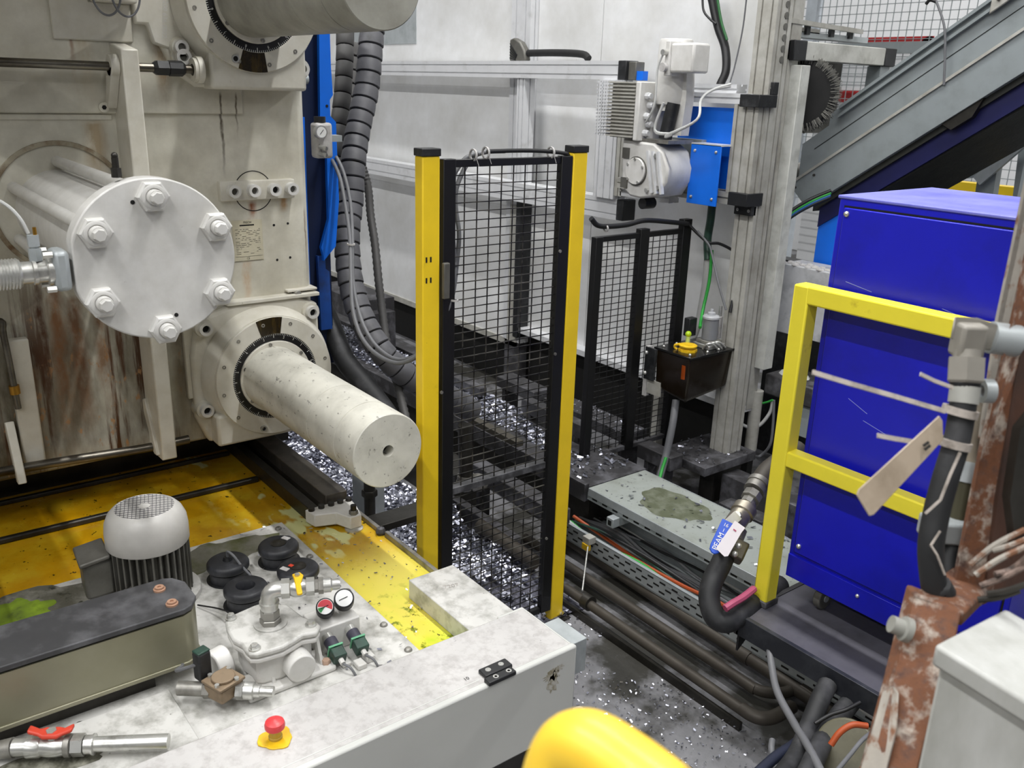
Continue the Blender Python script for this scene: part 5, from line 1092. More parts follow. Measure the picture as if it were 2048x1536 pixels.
MB().bar((-1.723,2.364,0.804), (-1.726,2.309,0.776), .036, .006, (.6, -.5, .5)).build('lever_plate', steel, hv)
u = (V((-1.706,2.232,0.712))-V((-1.727,2.315,0.788))).normalized(); nrm = V(.55, -.70, .45); w_ = u.cross(nrm).normalized(); nn_ = w_.cross(u).normalized()
L0 = V((-1.727,2.316,0.791)); ll = (V((-1.707,2.225,0.702))-L0).length
MB().prism([L0+w_*.020, L0+u*ll*.8+w_*.020, L0+u*ll*.93+w_*.016, L0+u*ll+w_*.004, L0+u*ll-w_*.006, L0+u*ll*.93-w_*.017, L0+u*ll*.8-w_*.020, L0-w_*.020], nn_*.008).build('blue_lever', blue_plastic, hv, bevel=.003)
fz = nn_ if nn_.dot(V(0, 0, 2.2)-L0+V(0, 0, 0)-V(0, 0, 0)) > 0 else -nn_
off = .0085 if fz == nn_ else .0005
rt = -u; upv = fz.cross(rt)
MB().text('PEAM', L0+u*ll*.64+fz*off, rt, upv, .027, .0008).build('lever_lettering', white_ink, hv)
MB().text('1', L0+u*ll*.30+fz*off, -upv, rt, .018, .0008).build('lever_number', white_ink, hv)
MB().text('16', L0+u*ll*.14+fz*off, -upv, rt, .018, .0008).build('lever_number', white_ink, hv)
tg = []
for px_, py_, d_ in ((1470, 1042, 3.06), (1489, 1055, 3.06), (1484, 1062, 3.05), (1455, 1110, 3.03), (1448, 1113, 3.03), (1433, 1100, 3.03)): pass
tgp = [V(q) for q in ((-1.696,2.314,0.807), (-1.668,2.337,0.785), (-1.666,2.316,0.773), (-1.661,2.252,0.707), (-1.668,2.242,0.705), (-1.693,2.224,0.73))]
tagm = MB().prism(tgp, V(-.25, .3, .1).normalized()*.002).build('paper_tag', paper, hv)
MB().add([tgp[0].lerp(tgp[3], .2)+V(.25, -.3, -.05)*.01, tgp[0].lerp(tgp[3], .2)+V(.25, -.3, -.05)*.01+(tgp[1]-tgp[0])*.3, tgp[0].lerp(tgp[3], .24)+V(.25, -.3, -.05)*.01+(tgp[1]-tgp[0])*.28, tgp[0].lerp(tgp[3], .24)+V(.25, -.3, -.05)*.01], [(0, 1, 2, 3)]).build('pen_mark', pink_print, tagm)
MB().lathe(V((-1.757,2.426,0.716)), (V((-1.72,2.32,0.623))-V((-1.757,2.426,0.716))), [(.03, 0), (.03, .04), (.022, .05), (.022, .09)], 18).build('hose_tail', steel_dull, hv)
cl = MB().obox(V((-1.713,2.343,0.682)), (V((-1.681,2.374,0.663))-V((-1.746,2.312,0.7)))*.5, u*.036, nn_*.034).build('hose_clamp', P1('clamp_steel', '#6b675a', .4, .7, dirt='#45423a', dsc=9, damt=.4), hv, bevel=.008)
for q in ((-1.67,2.318,0.721), (-1.67,2.302,0.695)): MB().sphere(q, .011, 12).build('clamp_screw', steel, cl)
MB().tube([(-1.73,2.327,0.659), (-1.718,2.295,0.636), (-1.698,2.23,0.594), (-1.676,2.198,0.547), (-1.637,2.189,0.502), (-1.607,2.22,0.489), (-1.608,2.291,0.494), (-1.625,2.389,0.495), (-1.654,2.572,0.489)], .037, 18, 7).build('hose', rubber, hv)
ps = []
for q, s in zip(((-1.603,2.192,0.554), (-1.6,2.227,0.563), (-1.604,2.282,0.563), (-1.614,2.356,0.567)), (.7, 1, 1, 1)): ps.append(V(q))
MB().tube(ps, .013, 8, 4).build('pink_print', pink_print, hv)

# ---------------------------------------------------------------- floor cables under the platform
cable('hose', 'thick black hose left of two rising to the platform edge', [(-1.236,2.26,0.446), (-1.216,2.194,0.433), (-1.192,2.117,0.392), (-1.146,1.995,0.375), (-1.113,1.867,0.377)], .030, rubber, None, 14, cat='hose')
cable('hose', 'thick black hose right of two rising to the platform edge', [(-1.176,2.315,0.404), (-1.153,2.21,0.41), (-1.133,2.107,0.392), (-1.092,1.995,0.405), (-1.05,1.876,0.403)], .030, rubber, None, 14, cat='hose')
cable('cable', 'long grey cable hanging from the platform edge to the bottom of the picture', [(-1.48,2.288,0.442), (-1.433,2.246,0.409), (-1.349,2.17,0.387), (-1.219,2.081,0.391), (-1.106,1.987,0.425), (-0.987,1.892,0.441)], .012, cable_grey)
cable('cable', 'thin black cable crossing the two thick hoses', [(-1.162,2.09,0.43), (-1.146,2.138,0.449), (-1.123,2.176,0.464), (-1.11,2.232,0.474)], .006, cable_black)
cable('cable', 'orange cable arching beside the rusty plate', [(-1.053,1.997,0.475), (-1.047,2.023,0.509), (-1.031,2.055,0.53), (-1.005,2.088,0.528)], .009, cable_orange)
cable('cable', 'thin grey wire in the bottom right corner under the platform', [(-0.941,1.84,0.552), (-0.952,1.913,0.555), (-0.963,1.987,0.559), (-0.969,2.06,0.552)], .006, cable_grey)
cable('cable', 'dark blue cable low between the hoses', [(-1.164,1.8,0.375), (-1.184,1.941,0.366), (-1.188,2.019,0.36), (-1.198,2.085,0.348)], .016, P1('dark_blue_cable', '#1d2233', .5))
cable('cable', 'white cable loop at the foot of the white front cover', [(-1.796,1.69,0.24), (-1.779,1.718,0.254), (-1.762,1.727,0.231), (-1.754,1.71,0.212), (-1.758,1.67,0.209)], .008, cable_white)
cable('cable', 'pale upright cable ring near the pipe elbow', [(-1.272,2.056,0.311), (-1.251,2.026,0.303), (-1.224,2.012,0.274), (-1.171,1.991,0.268)], .010, cable_grey)
dm = T('grey_drum', 'olive grey drum below the orange cable', 'drum', (-1.049,2.114,0.366))
MB().cyl((-1.058,2.091,0.407), (-1.107,2.432,0.142), .09, n=32).build('drum_body', P1('olive_drum', '#5d5a48', .5, dirt='#3c392e', dsc=6, damt=.4), dm, bevel=.006)

# ---------------------------------------------------------------- inclined conveyor behind the cabinet
cv = T('inclined_conveyor', 'grey inclined conveyor rising to the upper right', 'conveyor', (-2.5, 4.4, 1.5))
VY = 4.40
def sl(x): return 1.714+(x+3.112)*.705
dirc = V(1, 0, .705).normalized(); upc = V(-.705, 0, 1).normalized()
def cbox(x0, x1, a, b, y0, y1): # slab along the slope between offsets a..b above the ridge line
    return [(x0, y0, sl(x0)+a), (x1, y0, sl(x1)+a), (x1, y0, sl(x1)+b), (x0, y0, sl(x0)+b)], (0, y1-y0, 0)
m = MB(); q, o = cbox(-3.08, -.6, 0, .205, VY, VY+.012); m.prism(q, o); m.build('side_plate', conv_grey, cv)
m = MB(); q, o = cbox(-3.0, -.6, .125, .129, VY-.002, VY+.002); m.prism(q, o); m.build('plate_joint', groove, cv)
m = MB(); q, o = cbox(-2.93, -.6, .205, .265, VY, VY+.012); m.prism(q, o); m.build('top_edge', conv_grey, cv)
m = MB(); q, o = cbox(-2.87, -.6, .205, .222, VY-.022, VY); m.prism(q, o); m.build('side_channel', conv_grey, cv)
m = MB(); q, o = cbox(-2.87, -.6, .250, .268, VY-.022, VY); m.prism(q, o); m.build('side_channel', conv_grey, cv)
m = MB(); m.prism([(-3.11, VY-.03, sl(-3.11)), (-.6, VY-.03, sl(-.6)), (-.6, VY-.03, sl(-.6)-.20), (-2.985, VY-.03, sl(-2.985)-.20)], (0, .04, 0)); m.build('lower_plate', conv_grey, cv, bevel=.002)
m = MB(); q, o = cbox(-3.10, -.6, -.004, .012, VY-.04, VY-.028); m.prism(q, o); m.build('fold_edge', alu_dirty, cv)
m = MB(); m.prism([(-2.96, VY+.0, sl(-2.96)-.20), (-.6, VY, sl(-.6)-.20), (-.6, VY, sl(-.6)-.235), (-2.96, VY, sl(-2.96)-.235)], (0, .5, 0)); m.build('bottom_sheet', conv_under, cv)
m = MB(); m.prism([(-2.93, VY+.02, sl(-2.93)-.225), (-.6, VY+.02, sl(-.6)-.225), (-.6, VY+.02, sl(-.6)-.34), (-2.93, VY+.02, sl(-2.93)-.34)], (0, .02, 0)); m.build('blue_beam', P1('navy_beam', '#0a0e48', .5), cv)
m = MB(); m.prism([(-2.93, VY+.04, sl(-2.93)-.33), (-.6, VY+.04, sl(-.6)-.33), (-.6, VY+.6, sl(-.6)-.38), (-2.93, VY+.6, sl(-2.93)-.38)], (0, 0, -.02)); m.build('belt_underside', conv_under, cv)
m = MB(); q, o = cbox(-3.05, -.6, .1, .25, VY+.50, VY+.515); m.prism(q, o); m.build('side_plate', conv_grey, cv)
m = MB(); m.prism([(-2.30, VY-.02, sl(-2.30)-.20), (-2.12, VY-.02, sl(-2.12)-.20), (-2.16, VY-.02, sl(-2.16)-.26), (-2.25, VY-.02, sl(-2.25)-.26)], (0, .06, 0)); m.build('roller_guard', steel_dark, cv)
m = MB(); q, o = cbox(-2.165, -2.02, .19, .36, VY-.03, VY-.018); m.prism(q, o); m.build('bolted_bracket', alu_dirty, cv, bevel=.004)
for x, a in ((-2.13, .23), (-2.06, .245), (-2.05, .20)): MB().cyl((x, VY-.03, sl(x)+a), (x, VY-.04, sl(x)+a), .009, n=6).build('bracket_bolt', steel_dark, cv)
for x in (-3.08, -2.97): MB().cyl((x+.01, VY-.03, sl(x)-.03), (x+.01, VY-.036, sl(x)-.03), .007).build('plate_screw', steel_dark, cv)
MB().cyl((-3.13, VY-.01, 1.79), (-3.13, VY+.4, 1.79), .045).build('drum_shaft', steel_dull, cv)
MB().cyl((-3.15, VY-.03, 1.74), (-3.15, VY-.0, 1.74), .03, n=6).build('shaft_nut', steel_dark, cv)
MB().tube([(-2.435,4.36,2.666), (-2.361,4.36,2.532), (-2.331,4.36,2.399), (-2.311,4.36,2.265)], .006, 8, 5).build('thin_wire', cable_grey, cv)
MB().tube([(-2.468,4.36,2.628), (-2.451,4.36,2.645), (-2.42,4.36,2.637)], .008, 8, 4).build('thin_wire', cable_black, cv)
MB().prism([(-2.93, VY+.03, 1.60), (-2.78, VY+.03, 1.60), (-2.62, VY+.03, 1.38), (-2.93, VY+.03, 1.24)], (0, .3, 0)).build('blue_foot', blue_bright, cv)
for x in (-2.0, -1.2): MB().box((x, VY+.25, 0), (x+.08, VY+.33, sl(x)-.36)).build('leg', conv_grey, cv)
# black bristle brush roll and its frame
bs_ = T('brush_roll', 'large black bristle brush roll behind the white post', 'brush', (-2.958,4.17,2.199))
bc_ = V((-2.955,4.17,2.199)); n_b = V(.35, -.93, .05).normalized()
MB().lathe(bc_-n_b*.05, n_b, [(.02, 0), (.165, .01), (.172, .05), (.165, .09), (.02, .1)], 40).build('bristle_core', brush_black, bs_)
r = random.Random(4); br_ = MB(); bx1, by1, _ = frame(n_b)
for i in range(900):
    a = r.uniform(0, 6.28); dv_ = bx1*math.cos(a)+by1*math.sin(a); o_ = bc_+n_b*r.uniform(-.05, .06); br_.bar(o_+dv_*.15, o_+dv_*r.uniform(.175, .195)+n_b*r.uniform(-.01, .01), .0022, .0022, n_b)
br_.build('bristles', brush_grey, bs_, kind='stuff')
wp = T('capped_beam_stand', 'white painted frame with black capped beam right of the column', 'frame', (-2.88, 4.0, .75))
MB().box((-2.925, 3.995, .75), (-2.86, 4.07, 2.34)).build('post', P1('white_post', '#c9cac4', .5, dirt='#9b9b94', dsc=6, damt=.4), wp, bevel=.003)
MB().box((-3.0, 4.05, .78), (-2.93, 4.12, 1.6)).build('back_plate', galv, wp)
bm_ = MB().box((-2.99, 4.06, 2.365), (-2.90, 4.80, 2.455)).build('beam', P1('white_beam', '#c2c2bb', .5, dirt='#96958d', dsc=6, damt=.42), wp, bevel=.004)
MB().box((-2.993, 3.97, 2.362), (-2.897, 4.075, 2.458)).build('beam_cap', black_plastic, wp, bevel=.004)
MB().box((-2.993, 4.79, 2.362), (-2.897, 4.90, 2.458)).build('beam_cap', black_plastic, wp, bevel=.004)
MB().box((-2.99, 4.78, 1.6), (-2.91, 4.87, 2.362)).build('post', conv_grey, wp)
MB().box((-3.10, 4.30, 2.0), (-3.07, 4.66, 2.37)).build('guard_sheet', motor_grey, wp)
tr_ = T('top_rails', 'thin grey rails with black clamps above the white beam', 'rail', (-2.95, 4.3, 2.47))
MB().bar((-2.93, 3.95, 2.545), (-2.93, 4.58, 2.528), .02, .022).build('rail', alu_dirty, tr_)
MB().bar((-2.97, 3.95, 2.515), (-2.97, 4.25, 2.51), .02, .022).build('rail', alu_dirty, tr_)
MB().box((-3.05, 3.93, 2.478), (-2.96, 4.70, 2.505)).build('ledge', galv, tr_)
for y in (4.0, 4.12, 4.33, 4.50): MB().box((-2.965, y, 2.49), (-2.945, y+.03, 2.535)).build('clamp', black_plastic, tr_)
# control box, legs and cables behind the handrail
cbx = T('white_control_box', 'white steel control box with debris on top behind the handrail post', 'box', (-2.86, 4.2, .91))
MB().box((-2.985, 4.195, .925), (-2.62, 4.40, 1.31)).build('box_body', P1('white_box', '#b9babc', .5, dirt='#8b8c8e', dsc=8, damt=.38), cbx, bevel=.004)
for i in range(14):
    x = -2.97+i*.026; MB().sphere((x, 4.21+.03*(i % 3), 1.312), .016+.005*(i % 2), 8, (1.2, 1, .7)).build('debris_lump', cover_white, cbx)
MB().box((-2.995, 4.185, 1.19), (-2.98, 4.20, 1.22)).build('yellow_mark', yellow_plastic, cbx)
db = T('grey_block', 'dusty grey cast block at the foot of the white post', 'block', (-2.849,4.15,0.639))
MB().box((-2.92, 4.1, .58), (-2.60, 4.35, .70)).build('block_body', soot, db, bevel=.01)
MB().sphere((-2.80, 4.2, .70), .06, 12, (1.6, 1, .5)).build('debris_lump', cover_side, db)
MB().box((-2.70, 4.12, .40), (-2.62, 4.3, .6)).build('block_leg', conv_grey, db)
cable('cable', 'white cable curving from the grey block down behind the column', [(-2.848,4.1,0.559), (-2.857,4.1,0.481), (-2.899,4.08,0.396), (-2.943,4.05,0.372), (-2.971,4,0.395)], .010, cable_white)
cable('cable', 'grey cable hanging lower behind the handrail post', [(-2.841,4.1,0.561), (-2.826,4.1,0.415), (-2.829,4.1,0.291), (-2.886,4.1,0.202), (-2.856,4,0.237)], .008, cable_grey)
cable('cable', 'short bright green wire below the grey block', [(-2.923,4.08,0.516), (-2.868,4.08,0.545), (-2.837,4.08,0.566)], .006, cable_green)
for i, (mt, lab) in enumerate(((cable_black, 'black cable lowest of the bundle arching below the conveyor'), (cable_blue, 'blue cable in the bundle arching below the conveyor'), (cable_green, 'green cable in the bundle arching below the conveyor'), (cable_black, 'black cable topmost of the bundle arching below the conveyor'))):
    k = i*4
    cable('cable', lab, [V(a)+V(0, 0, .012*i) for a in ((-2.954,4,1.43), (-2.944,4.05,1.503), (-2.91,4.15,1.581), (-2.879,4.25,1.633), (-2.817,4.33,1.681))], .010, mt)
solo(MB().box((-3.3, 4.6, .0), (-2.2, 4.7, 1.25)), 'dark_machine_panel', 'black machine side panel in shadow behind the control box', 'panel', black_plastic, (-2.7, 4.65, 0))
solo(MB().box((-3.2, 5.3, 0), (-1.2, 5.5, 1.5)), 'dark_machine_panel', 'dark machine body under the conveyor, far right', 'panel', P1('dark_green_grey', '#2d3230', .6), (-2.2, 5.4, 0))
# frame legs under the conveyor at the far right
cf = T('support_frame', 'grey welded support frame with a diagonal brace under the conveyor', 'frame', (-2.4, 5.3, 1.3))
for a, b in (((1890, 300), (1870, 400)), ((2035, 270), (2020, 400))): pass
MB().bar((-2.436,5.25,1.994), (-2.422,5.25,1.611), .10, .06, (0, 1, 0)).build('leg', conv_grey, cf); MB().bar((-2.284,5.3,2.082), (-2.25,5.3,1.63), .07, .06, (0, 1, 0)).build('leg', conv_grey, cf)
MB().bar((-2.246,5.2,2.02), (-2.465,5.2,1.77), .06, .03, (0, 1, 0)).build('brace', galv, cf)
MB().bar((-2.739,5.3,1.781), (-2.428,5.3,1.837), .08, .05, (0, 1, 0)).build('cross_beam', conv_grey, cf)
MB().bar((-2.686,5.4,1.869), (-2.485,5.4,1.885), .05, .05, (0, 1, 0)).build('cross_beam', alu, cf)
MB().box(V((-2.887,5.6,1.721)), V((-2.392,5.6,1.668))+V(0, .1, -.1)).build('yellow_beam', fence_yellow, cf)
# background mesh fence with red bordered sign
bf = T('background_fence', 'light mesh fence before the white hall wall at the upper right', 'fence', (-5, 8.0, 0))
mm = MB()
for i in range(70): x = -7.0+i*.075; mm.box((x, 8, 1.2), (x+.006, 8.006, 3.9))
for i in range(36): z = 1.2+i*.075; mm.box((-7.0, 7.994, z), (-1.75, 8.0, z+.006))
mm.build('wire_mesh', conv_grey, bf, kind='stuff')
MB().box((-7, 7.97, 2.58), (-1.75, 8.03, 2.68)).build('fence_rail', conv_grey, bf); MB().box((-7, 7.97, 3.28), (-1.75, 8.03, 3.34)).build('fence_rail', conv_grey, bf)
MB().box((-5.72, 7.95, 0), (-5.60, 8.05, 3.9)).build('fence_post', P1('pale_post', '#b9c0c6', .5), bf)
sg = T('red_white_board', 'white board with red bands behind the background fence', 'sign', (-5.0, 8.6, 2.0))
MB().box((-5.9, 8.58, 0), (-4.0, 8.62, 2.72)).build('board', white_paint, sg)
MB().box((-5.6, 8.57, 2.62), (-4.72, 8.58, 2.76)).build('red_band', red_paint, sg); MB().cyl((-4.76, 8.57, 2.68), (-4.76, 8.58, 2.68), .08).build('red_band', red_paint, sg)
MB().box((-5.9, 8.57, 2.14), (-5.0, 8.58, 2.26)).build('red_band', red_paint, sg)
# ---------------------------------------------------------------- spiral wrapped hose bundles between platen and fence
h1 = T('spiral_wrapped_hose', 'thick hose in light grey spiral wrap curving down to the swarf', 'hose', (-3.521,1.927,1.116))
seg_hose([(-3.998,2.224,2.473), (-3.962,2.185,2.317), (-3.928,2.144,2.16), (-3.883,2.07,1.981), (-3.825,2.009,1.828), (-3.787,1.974,1.673), (-3.732,1.923,1.545), (-3.676,1.892,1.417), (-3.604,1.876,1.281), (-3.513,1.885,1.147), (-3.423,1.922,1.033), (-3.384,2.003,0.935), (-3.383,2.124,0.84), (-3.417,2.288,0.749), (-3.447,2.446,0.638)], .060, .0625, h1, wrap_grey, 'wrap_turn', 16)
h2 = T('spiral_wrapped_hose', 'darker spiral wrapped hose hanging just behind the blue guard', 'hose', (-4.148,2.113,1.99))
seg_hose([(-4.282,2.221,2.505), (-4.233,2.195,2.342), (-4.186,2.154,2.154), (-4.151,2.109,1.99), (-4.12,2.072,1.849), (-4.098,2.044,1.683)], .045, .075, h2, wrap_dark, 'wrap_turn', 14, .97)
h3 = T('spiral_wrapped_hose', 'grey wrapped hose half hidden behind the thick light one', 'hose', (-4.159,2.138,1.747))
seg_hose([(-4.398,2.344,2.374), (-4.358,2.289,2.178), (-4.299,2.224,1.983), (-4.231,2.154,1.79), (-4.159,2.106,1.624), (-4.087,2.074,1.46)], .05, .07, h3, wrap_dark, 'wrap_turn', 12)
cable('hose', 'smooth black hose running down beside the wrapped hoses', [(-4.499,2.367,2.499), (-4.443,2.332,2.301), (-4.384,2.3,2.104), (-4.286,2.262,1.959)], .022, cable_black, cat='hose')
cable('hose', 'thick black hose sagging behind the lower tie bar', [(-3.781,1.807,1.194), (-3.677,1.803,1.097), (-3.56,1.803,0.981), (-3.431,1.834,0.891), (-3.291,1.868,0.783), (-3.187,1.87,0.697)], .048, rubber, None, 14, cat='hose')
fc_ = MB(); pth = spline([(-4.047,2.175,1.805), (-3.999,2.18,1.7), (-3.937,2.157,1.574), (-3.84,2.125,1.443), (-3.74,2.085,1.292), (-3.673,2.064,1.16), (-3.597,2.04,1.033), (-3.505,2.021,0.936), (-3.363,1.976,0.836), (-3.225,1.932,0.743)], 12)
fc_.tube(pth, [.018 if i % 2 else .0215 for i in range(len(pth))], 12)
solo(fc_, 'flexible_conduit', 'thin ribbed grey conduit right of the wrapped hose', 'conduit', wrap_dark, (-3.74,2.085,1.292))
for i, (off, lab) in enumerate((((0, 0), 'left of the two thin grey cables looping from regulator to fence'), ((12, 3), 'right of the two thin grey cables looping from regulator to fence'))):
    if i == 0: pts = [(-3.39, 1.66, 1.912), (-3.637,1.782,1.912), (-3.528,1.785,1.817), (-3.424,1.76,1.683), (-3.334,1.728,1.573), (-3.216,1.667,1.432), (-3.117,1.62,1.334), (-3.009,1.596,1.256), (-2.887,1.593,1.215), (-2.743,1.605,1.214), (-2.637,1.635,1.271), (-2.556,1.65,1.36), (-2.521,1.673,1.446), (-2.525,1.697,1.531), (-2.54,1.717,1.605), (-2.574,1.728,1.703), (-2.614,1.738,1.784), (-2.63,1.748,1.841), (-2.635,1.773,1.899), (-2.635,1.819,1.953), (-2.631,1.869,1.972)]
    else: pts = [(-3.39, 1.66, 1.938), (-3.629,1.797,1.921), (-3.545,1.809,1.84), (-3.452,1.794,1.72), (-3.352,1.749,1.589), (-3.229,1.682,1.428), (-3.102,1.643,1.31), (-2.978,1.627,1.239), (-2.857,1.628,1.209), (-2.75,1.634,1.22), (-2.651,1.654,1.275), (-2.562,1.663,1.367), (-2.528,1.684,1.452), (-2.53,1.707,1.529), (-2.545,1.727,1.603), (-2.568,1.752,1.702), (-2.606,1.764,1.783), (-2.624,1.775,1.846), (-2.636,1.81,1.907), (-2.638,1.853,1.957), (-2.631,1.906,1.975), (-2.607,1.972,1.979)]
    cable('cable', lab, pts, .0082, cable_grey, 'pair of grey cables looped to the fence', 10, 8)
solo(MB().ring((-3.317,1.723,1.555), (0.05, .05, 1), .012, .017, .006, 16), 'cable_tie', 'pale cable tie around the two grey cables', 'cable tie', cover_white, (-3.317,1.723,1.555))
solo(MB().ring((-2.518,1.698,1.484), (0, .1, 1), .012, .017, .006, 16), 'cable_tie', 'pale cable tie on the cables beside the left yellow post', 'cable tie', cover_white, (-2.518,1.698,1.484))
for q, lab in (((-2.525,1.773,1.975), 'first white cable tie from the left on the top rail of the tall fence'), ((-2.525,1.825,1.981), 'second white cable tie from the left on the top rail of the tall fence'), ((-2.525,2.112,1.977), 'white cable tie right of centre on the top rail of the tall fence')):
    solo(MB().ring(q, (0, 1, 0), .017, .021, .007, 16).bar(V(q)+V(.018, 0, 0), V(q)+V(.025, .01, -.035), .004, .002), 'cable_tie', lab, 'cable tie', cover_white, q)
cable('cable', 'black cable lying along the top rail of the tall fence', [(-2.52,1.832,1.986), (-2.52,1.949,1.987), (-2.52,2.061,1.984), (-2.52,2.166,1.975), (-2.53,2.204,1.963), (-2.54,2.198,1.93), (-2.55,2.19,1.89), (-2.55,2.208,1.829), (-2.55,2.241,1.778)], .0075, cable_black)

# ---------------------------------------------------------------- foreground: yellow rail elbow, rusty post, grey box, hose
solo(MB().tube([(-.365, .318, 0), (-.362, .317, 1.2), (-0.347,0.308,1.694), (-0.356,0.324,1.745), (-0.356,0.328,1.768), (-0.351,0.333,1.786), (-0.336,0.336,1.797), (-0.313,0.34,1.798), (-0.274,0.34,1.8), (-0.223,0.348,1.79), (.45, .56, 1.765)], .0235, 28, 10), 'yellow_guard_rail', 'rounded glossy yellow tube bend at the bottom edge of the picture', 'guard rail', blob_yellow, (-0.337,0.337,1.786))
rp = T('rusty_post', 'rusty flaking steel post at the right edge of the picture', 'post', (-0.435,1.047,1.369))
def slab(pts, thick, name, mat, par, **k): return MB().prism(pts, thick).build(name, mat, par, **k)
back = V(-.74, .58, -.1).normalized()
slab([(-0.475,1.048,1.591), (-0.417,1.055,1.592), (-0.405,1.029,1.551), (-0.393,0.979,1.492), (-0.373,0.921,1.432), (-0.416,0.891,1.416), (-0.443,0.964,1.489)], back*.03, 'lower_plate', rust, rp, bevel=.004)
slab([(-0.443,0.961,1.483), (-0.429,0.957,1.505), (-0.412,0.935,1.471), (-0.399,0.9,1.424), (-0.416,0.884,1.419)], back*.02, 'lower_plate_edge', rust2, rp, bevel=.003)
la, lb_ = V((-0.373,0.921,1.432)), V((-0.416,0.891,1.416))
MB().prism([la, lb_, V(lb_.x, lb_.y, 0), V(la.x, la.y, 0)], back*.03).build('lower_leg', rust, rp, bevel=.003)
slab([(-0.476,1.043,1.591), (-0.484,1.171,1.587), (-0.437,1.191,1.576), (-0.414,1.054,1.59)], (0, 0, -.02), 'top_ledge', rust, rp, bevel=.003)
slab([V((-0.509,1.253,1.921))+Zu*.7, (-0.509,1.253,1.921), (-0.491,1.192,1.767), (-0.459,1.122,1.565), (-0.431,1.152,1.553), (-0.46,1.19,1.691), (-0.487,1.239,1.845), V((-0.487,1.239,1.845))+V(.01, .02, .76)], back*.012, 'angle_flange', rust, rp, bevel=.003)
slab([V((-0.555,1.313,2.045))+Zu*.56, (-0.555,1.313,2.045), (-0.536,1.265,1.914), (-0.506,1.218,1.756), (-0.49,1.247,1.74), (-0.524,1.297,1.912), V((-0.524,1.297,1.912))+Zu*.68], back*.01, 'grey_flange', rust2, rp, bevel=.003)
slab([(-0.495,1.259,1.839), (-0.468,1.21,1.683), (-0.439,1.172,1.546), (-0.429,1.323,1.547), V((-0.529,1.386,1.899))+Zu*.6, V((-0.495,1.259,1.839))+Zu*.75], back*.01, 'inner_web', P1('dark_rust', '#5d3a28', .8, var=.25, sc=12, dirt='#2e2622', dsc=6, damt=.45, bump=.3, bsc=40), rp)
slab([(-0.449,1.192,1.795), (-0.433,1.166,1.709), (-0.408,1.161,1.641), (-0.391,1.193,1.661), (-0.44,1.224,1.833)], back*.02, 'dark_bracket', steel_dark, rp)
for i in range(7):
    a, b = (((1950, 1150), (2060, 1090)), ((1960, 1170), (2055, 1130)), ((1975, 1185), (2060, 1165)), ((1940, 1130), (2050, 1060)), ((1990, 1150), (2060, 1110)), ((1955, 1200), (2040, 1180)), ((1985, 1100), (2060, 1075)))[i]
    solo(MB().tube([PD(*p) if False else p for p in (([(-0.43,1.103,1.62), (-0.413,1.123,1.645), (-0.391,1.146,1.668)], [(-0.415,1.087,1.617), (-0.397,1.102,1.633), (-0.379,1.119,1.654)], [(-0.396,1.064,1.623), (-0.379,1.074,1.633), (-0.361,1.088,1.648)], [(-0.445,1.12,1.622), (-0.429,1.14,1.652), (-0.407,1.165,1.677)], [(-0.404,1.095,1.636), (-0.393,1.113,1.643), (-0.377,1.114,1.67)], [(-0.405,1.062,1.611), (-0.386,1.074,1.62), (-0.37,1.086,1.634)], [(-0.429,1.137,1.646), (-0.413,1.146,1.657), (-0.397,1.158,1.672)])[i])], .0042, 8, 4), 'dusty_wire', ('lowest front wire', 'thick middle wire', 'dark bottom wire', 'topmost wire', 'short centre wire', 'left low wire', 'upper right wire')[i]+' in the dusty tangle behind the grey box', 'wire', (rust2, P1('dusty_pink_cable', '#8a766c', .7, dirt='#3a302b', dsc=60, damt=.5), steel_dark)[i % 3], (-0.4,1.1,1.636), 'dusty wires behind the grey box')
gb = T('grey_junction_box', 'dusty grey enamel box with overhanging lid in the bottom right corner', 'box', (-0.305,0.886,1.554))
zb = 1.66
c0 = V((-0.381,0.91,1.621)); c1 = V((-0.385,1.098,1.597)); c2 = V((-0.265,0.926,1.597)); c3 = c1+(c2-c0)
cc_ = (c0+c1+c2+c3)/4; 
MB().prism([c0, c1, c3, c2], (0, 0, -.028)).build('lid', box_grey, gb, bevel=.005)
ins = [p.lerp(cc_, .10)-Zu*.026 for p in (c0, c1, c3, c2)]
MB().prism(ins, (0, 0, .02-ins[0].z)).build('box_body', box_grey, gb, bevel=.004)
fit_grey = P1('grey_zinc_fitting', '#918d85', .45, .15, var=.06, sc=40)
hs_ = T('hydraulic_hose', 'dark hydraulic hose with steel elbow fitting beside the rusty post', 'hose', (-0.49,1.126,1.803))
el = MB().obox(V((-0.515,1.172,1.912)), V((-0.499,1.188,1.905))-V((-0.515,1.172,1.912)), (.010, .013, 0), (0, 0, .0155)); el.build('elbow_arm', fit_grey, hs_, bevel=.004)
MB().obox(V((-0.522,1.158,1.904)), (.0105, .0135, 0), (-.0135, .0105, 0), (0, 0, .023)).build('elbow_body', fit_grey, hs_, bevel=.005)
MB().cyl((-0.51,1.191,1.906), (-0.487,1.219,1.902), .021, n=24).build('bulkhead_fitting', galv, hs_)
MB().cyl((-0.519,1.155,1.892), (-0.515,1.151,1.876), .017).build('fitting_neck', fit_grey, hs_)
MB().lathe((-0.517,1.153,1.882), V((-0.51,1.146,1.855))-V((-0.517,1.153,1.882)), [(.024, 0), (.024, .030), (.021, .033)], 6).build('union_nut', fit_grey, hs_, smooth=False)
MB().lathe((-0.511,1.147,1.86), V((-0.508,1.144,1.845))-V((-0.511,1.147,1.86)), [(.018, 0), (.019, .003), (.017, .006), (.019, .009), (.018, .014)], 22).build('seal_ring', black_plastic, hs_)
MB().cyl((-0.508,1.145,1.847), (-0.504,1.139,1.826), .0185, n=24).build('ferrule', P1('pale_ferrule', '#a5a59f', .5, .1), hs_)
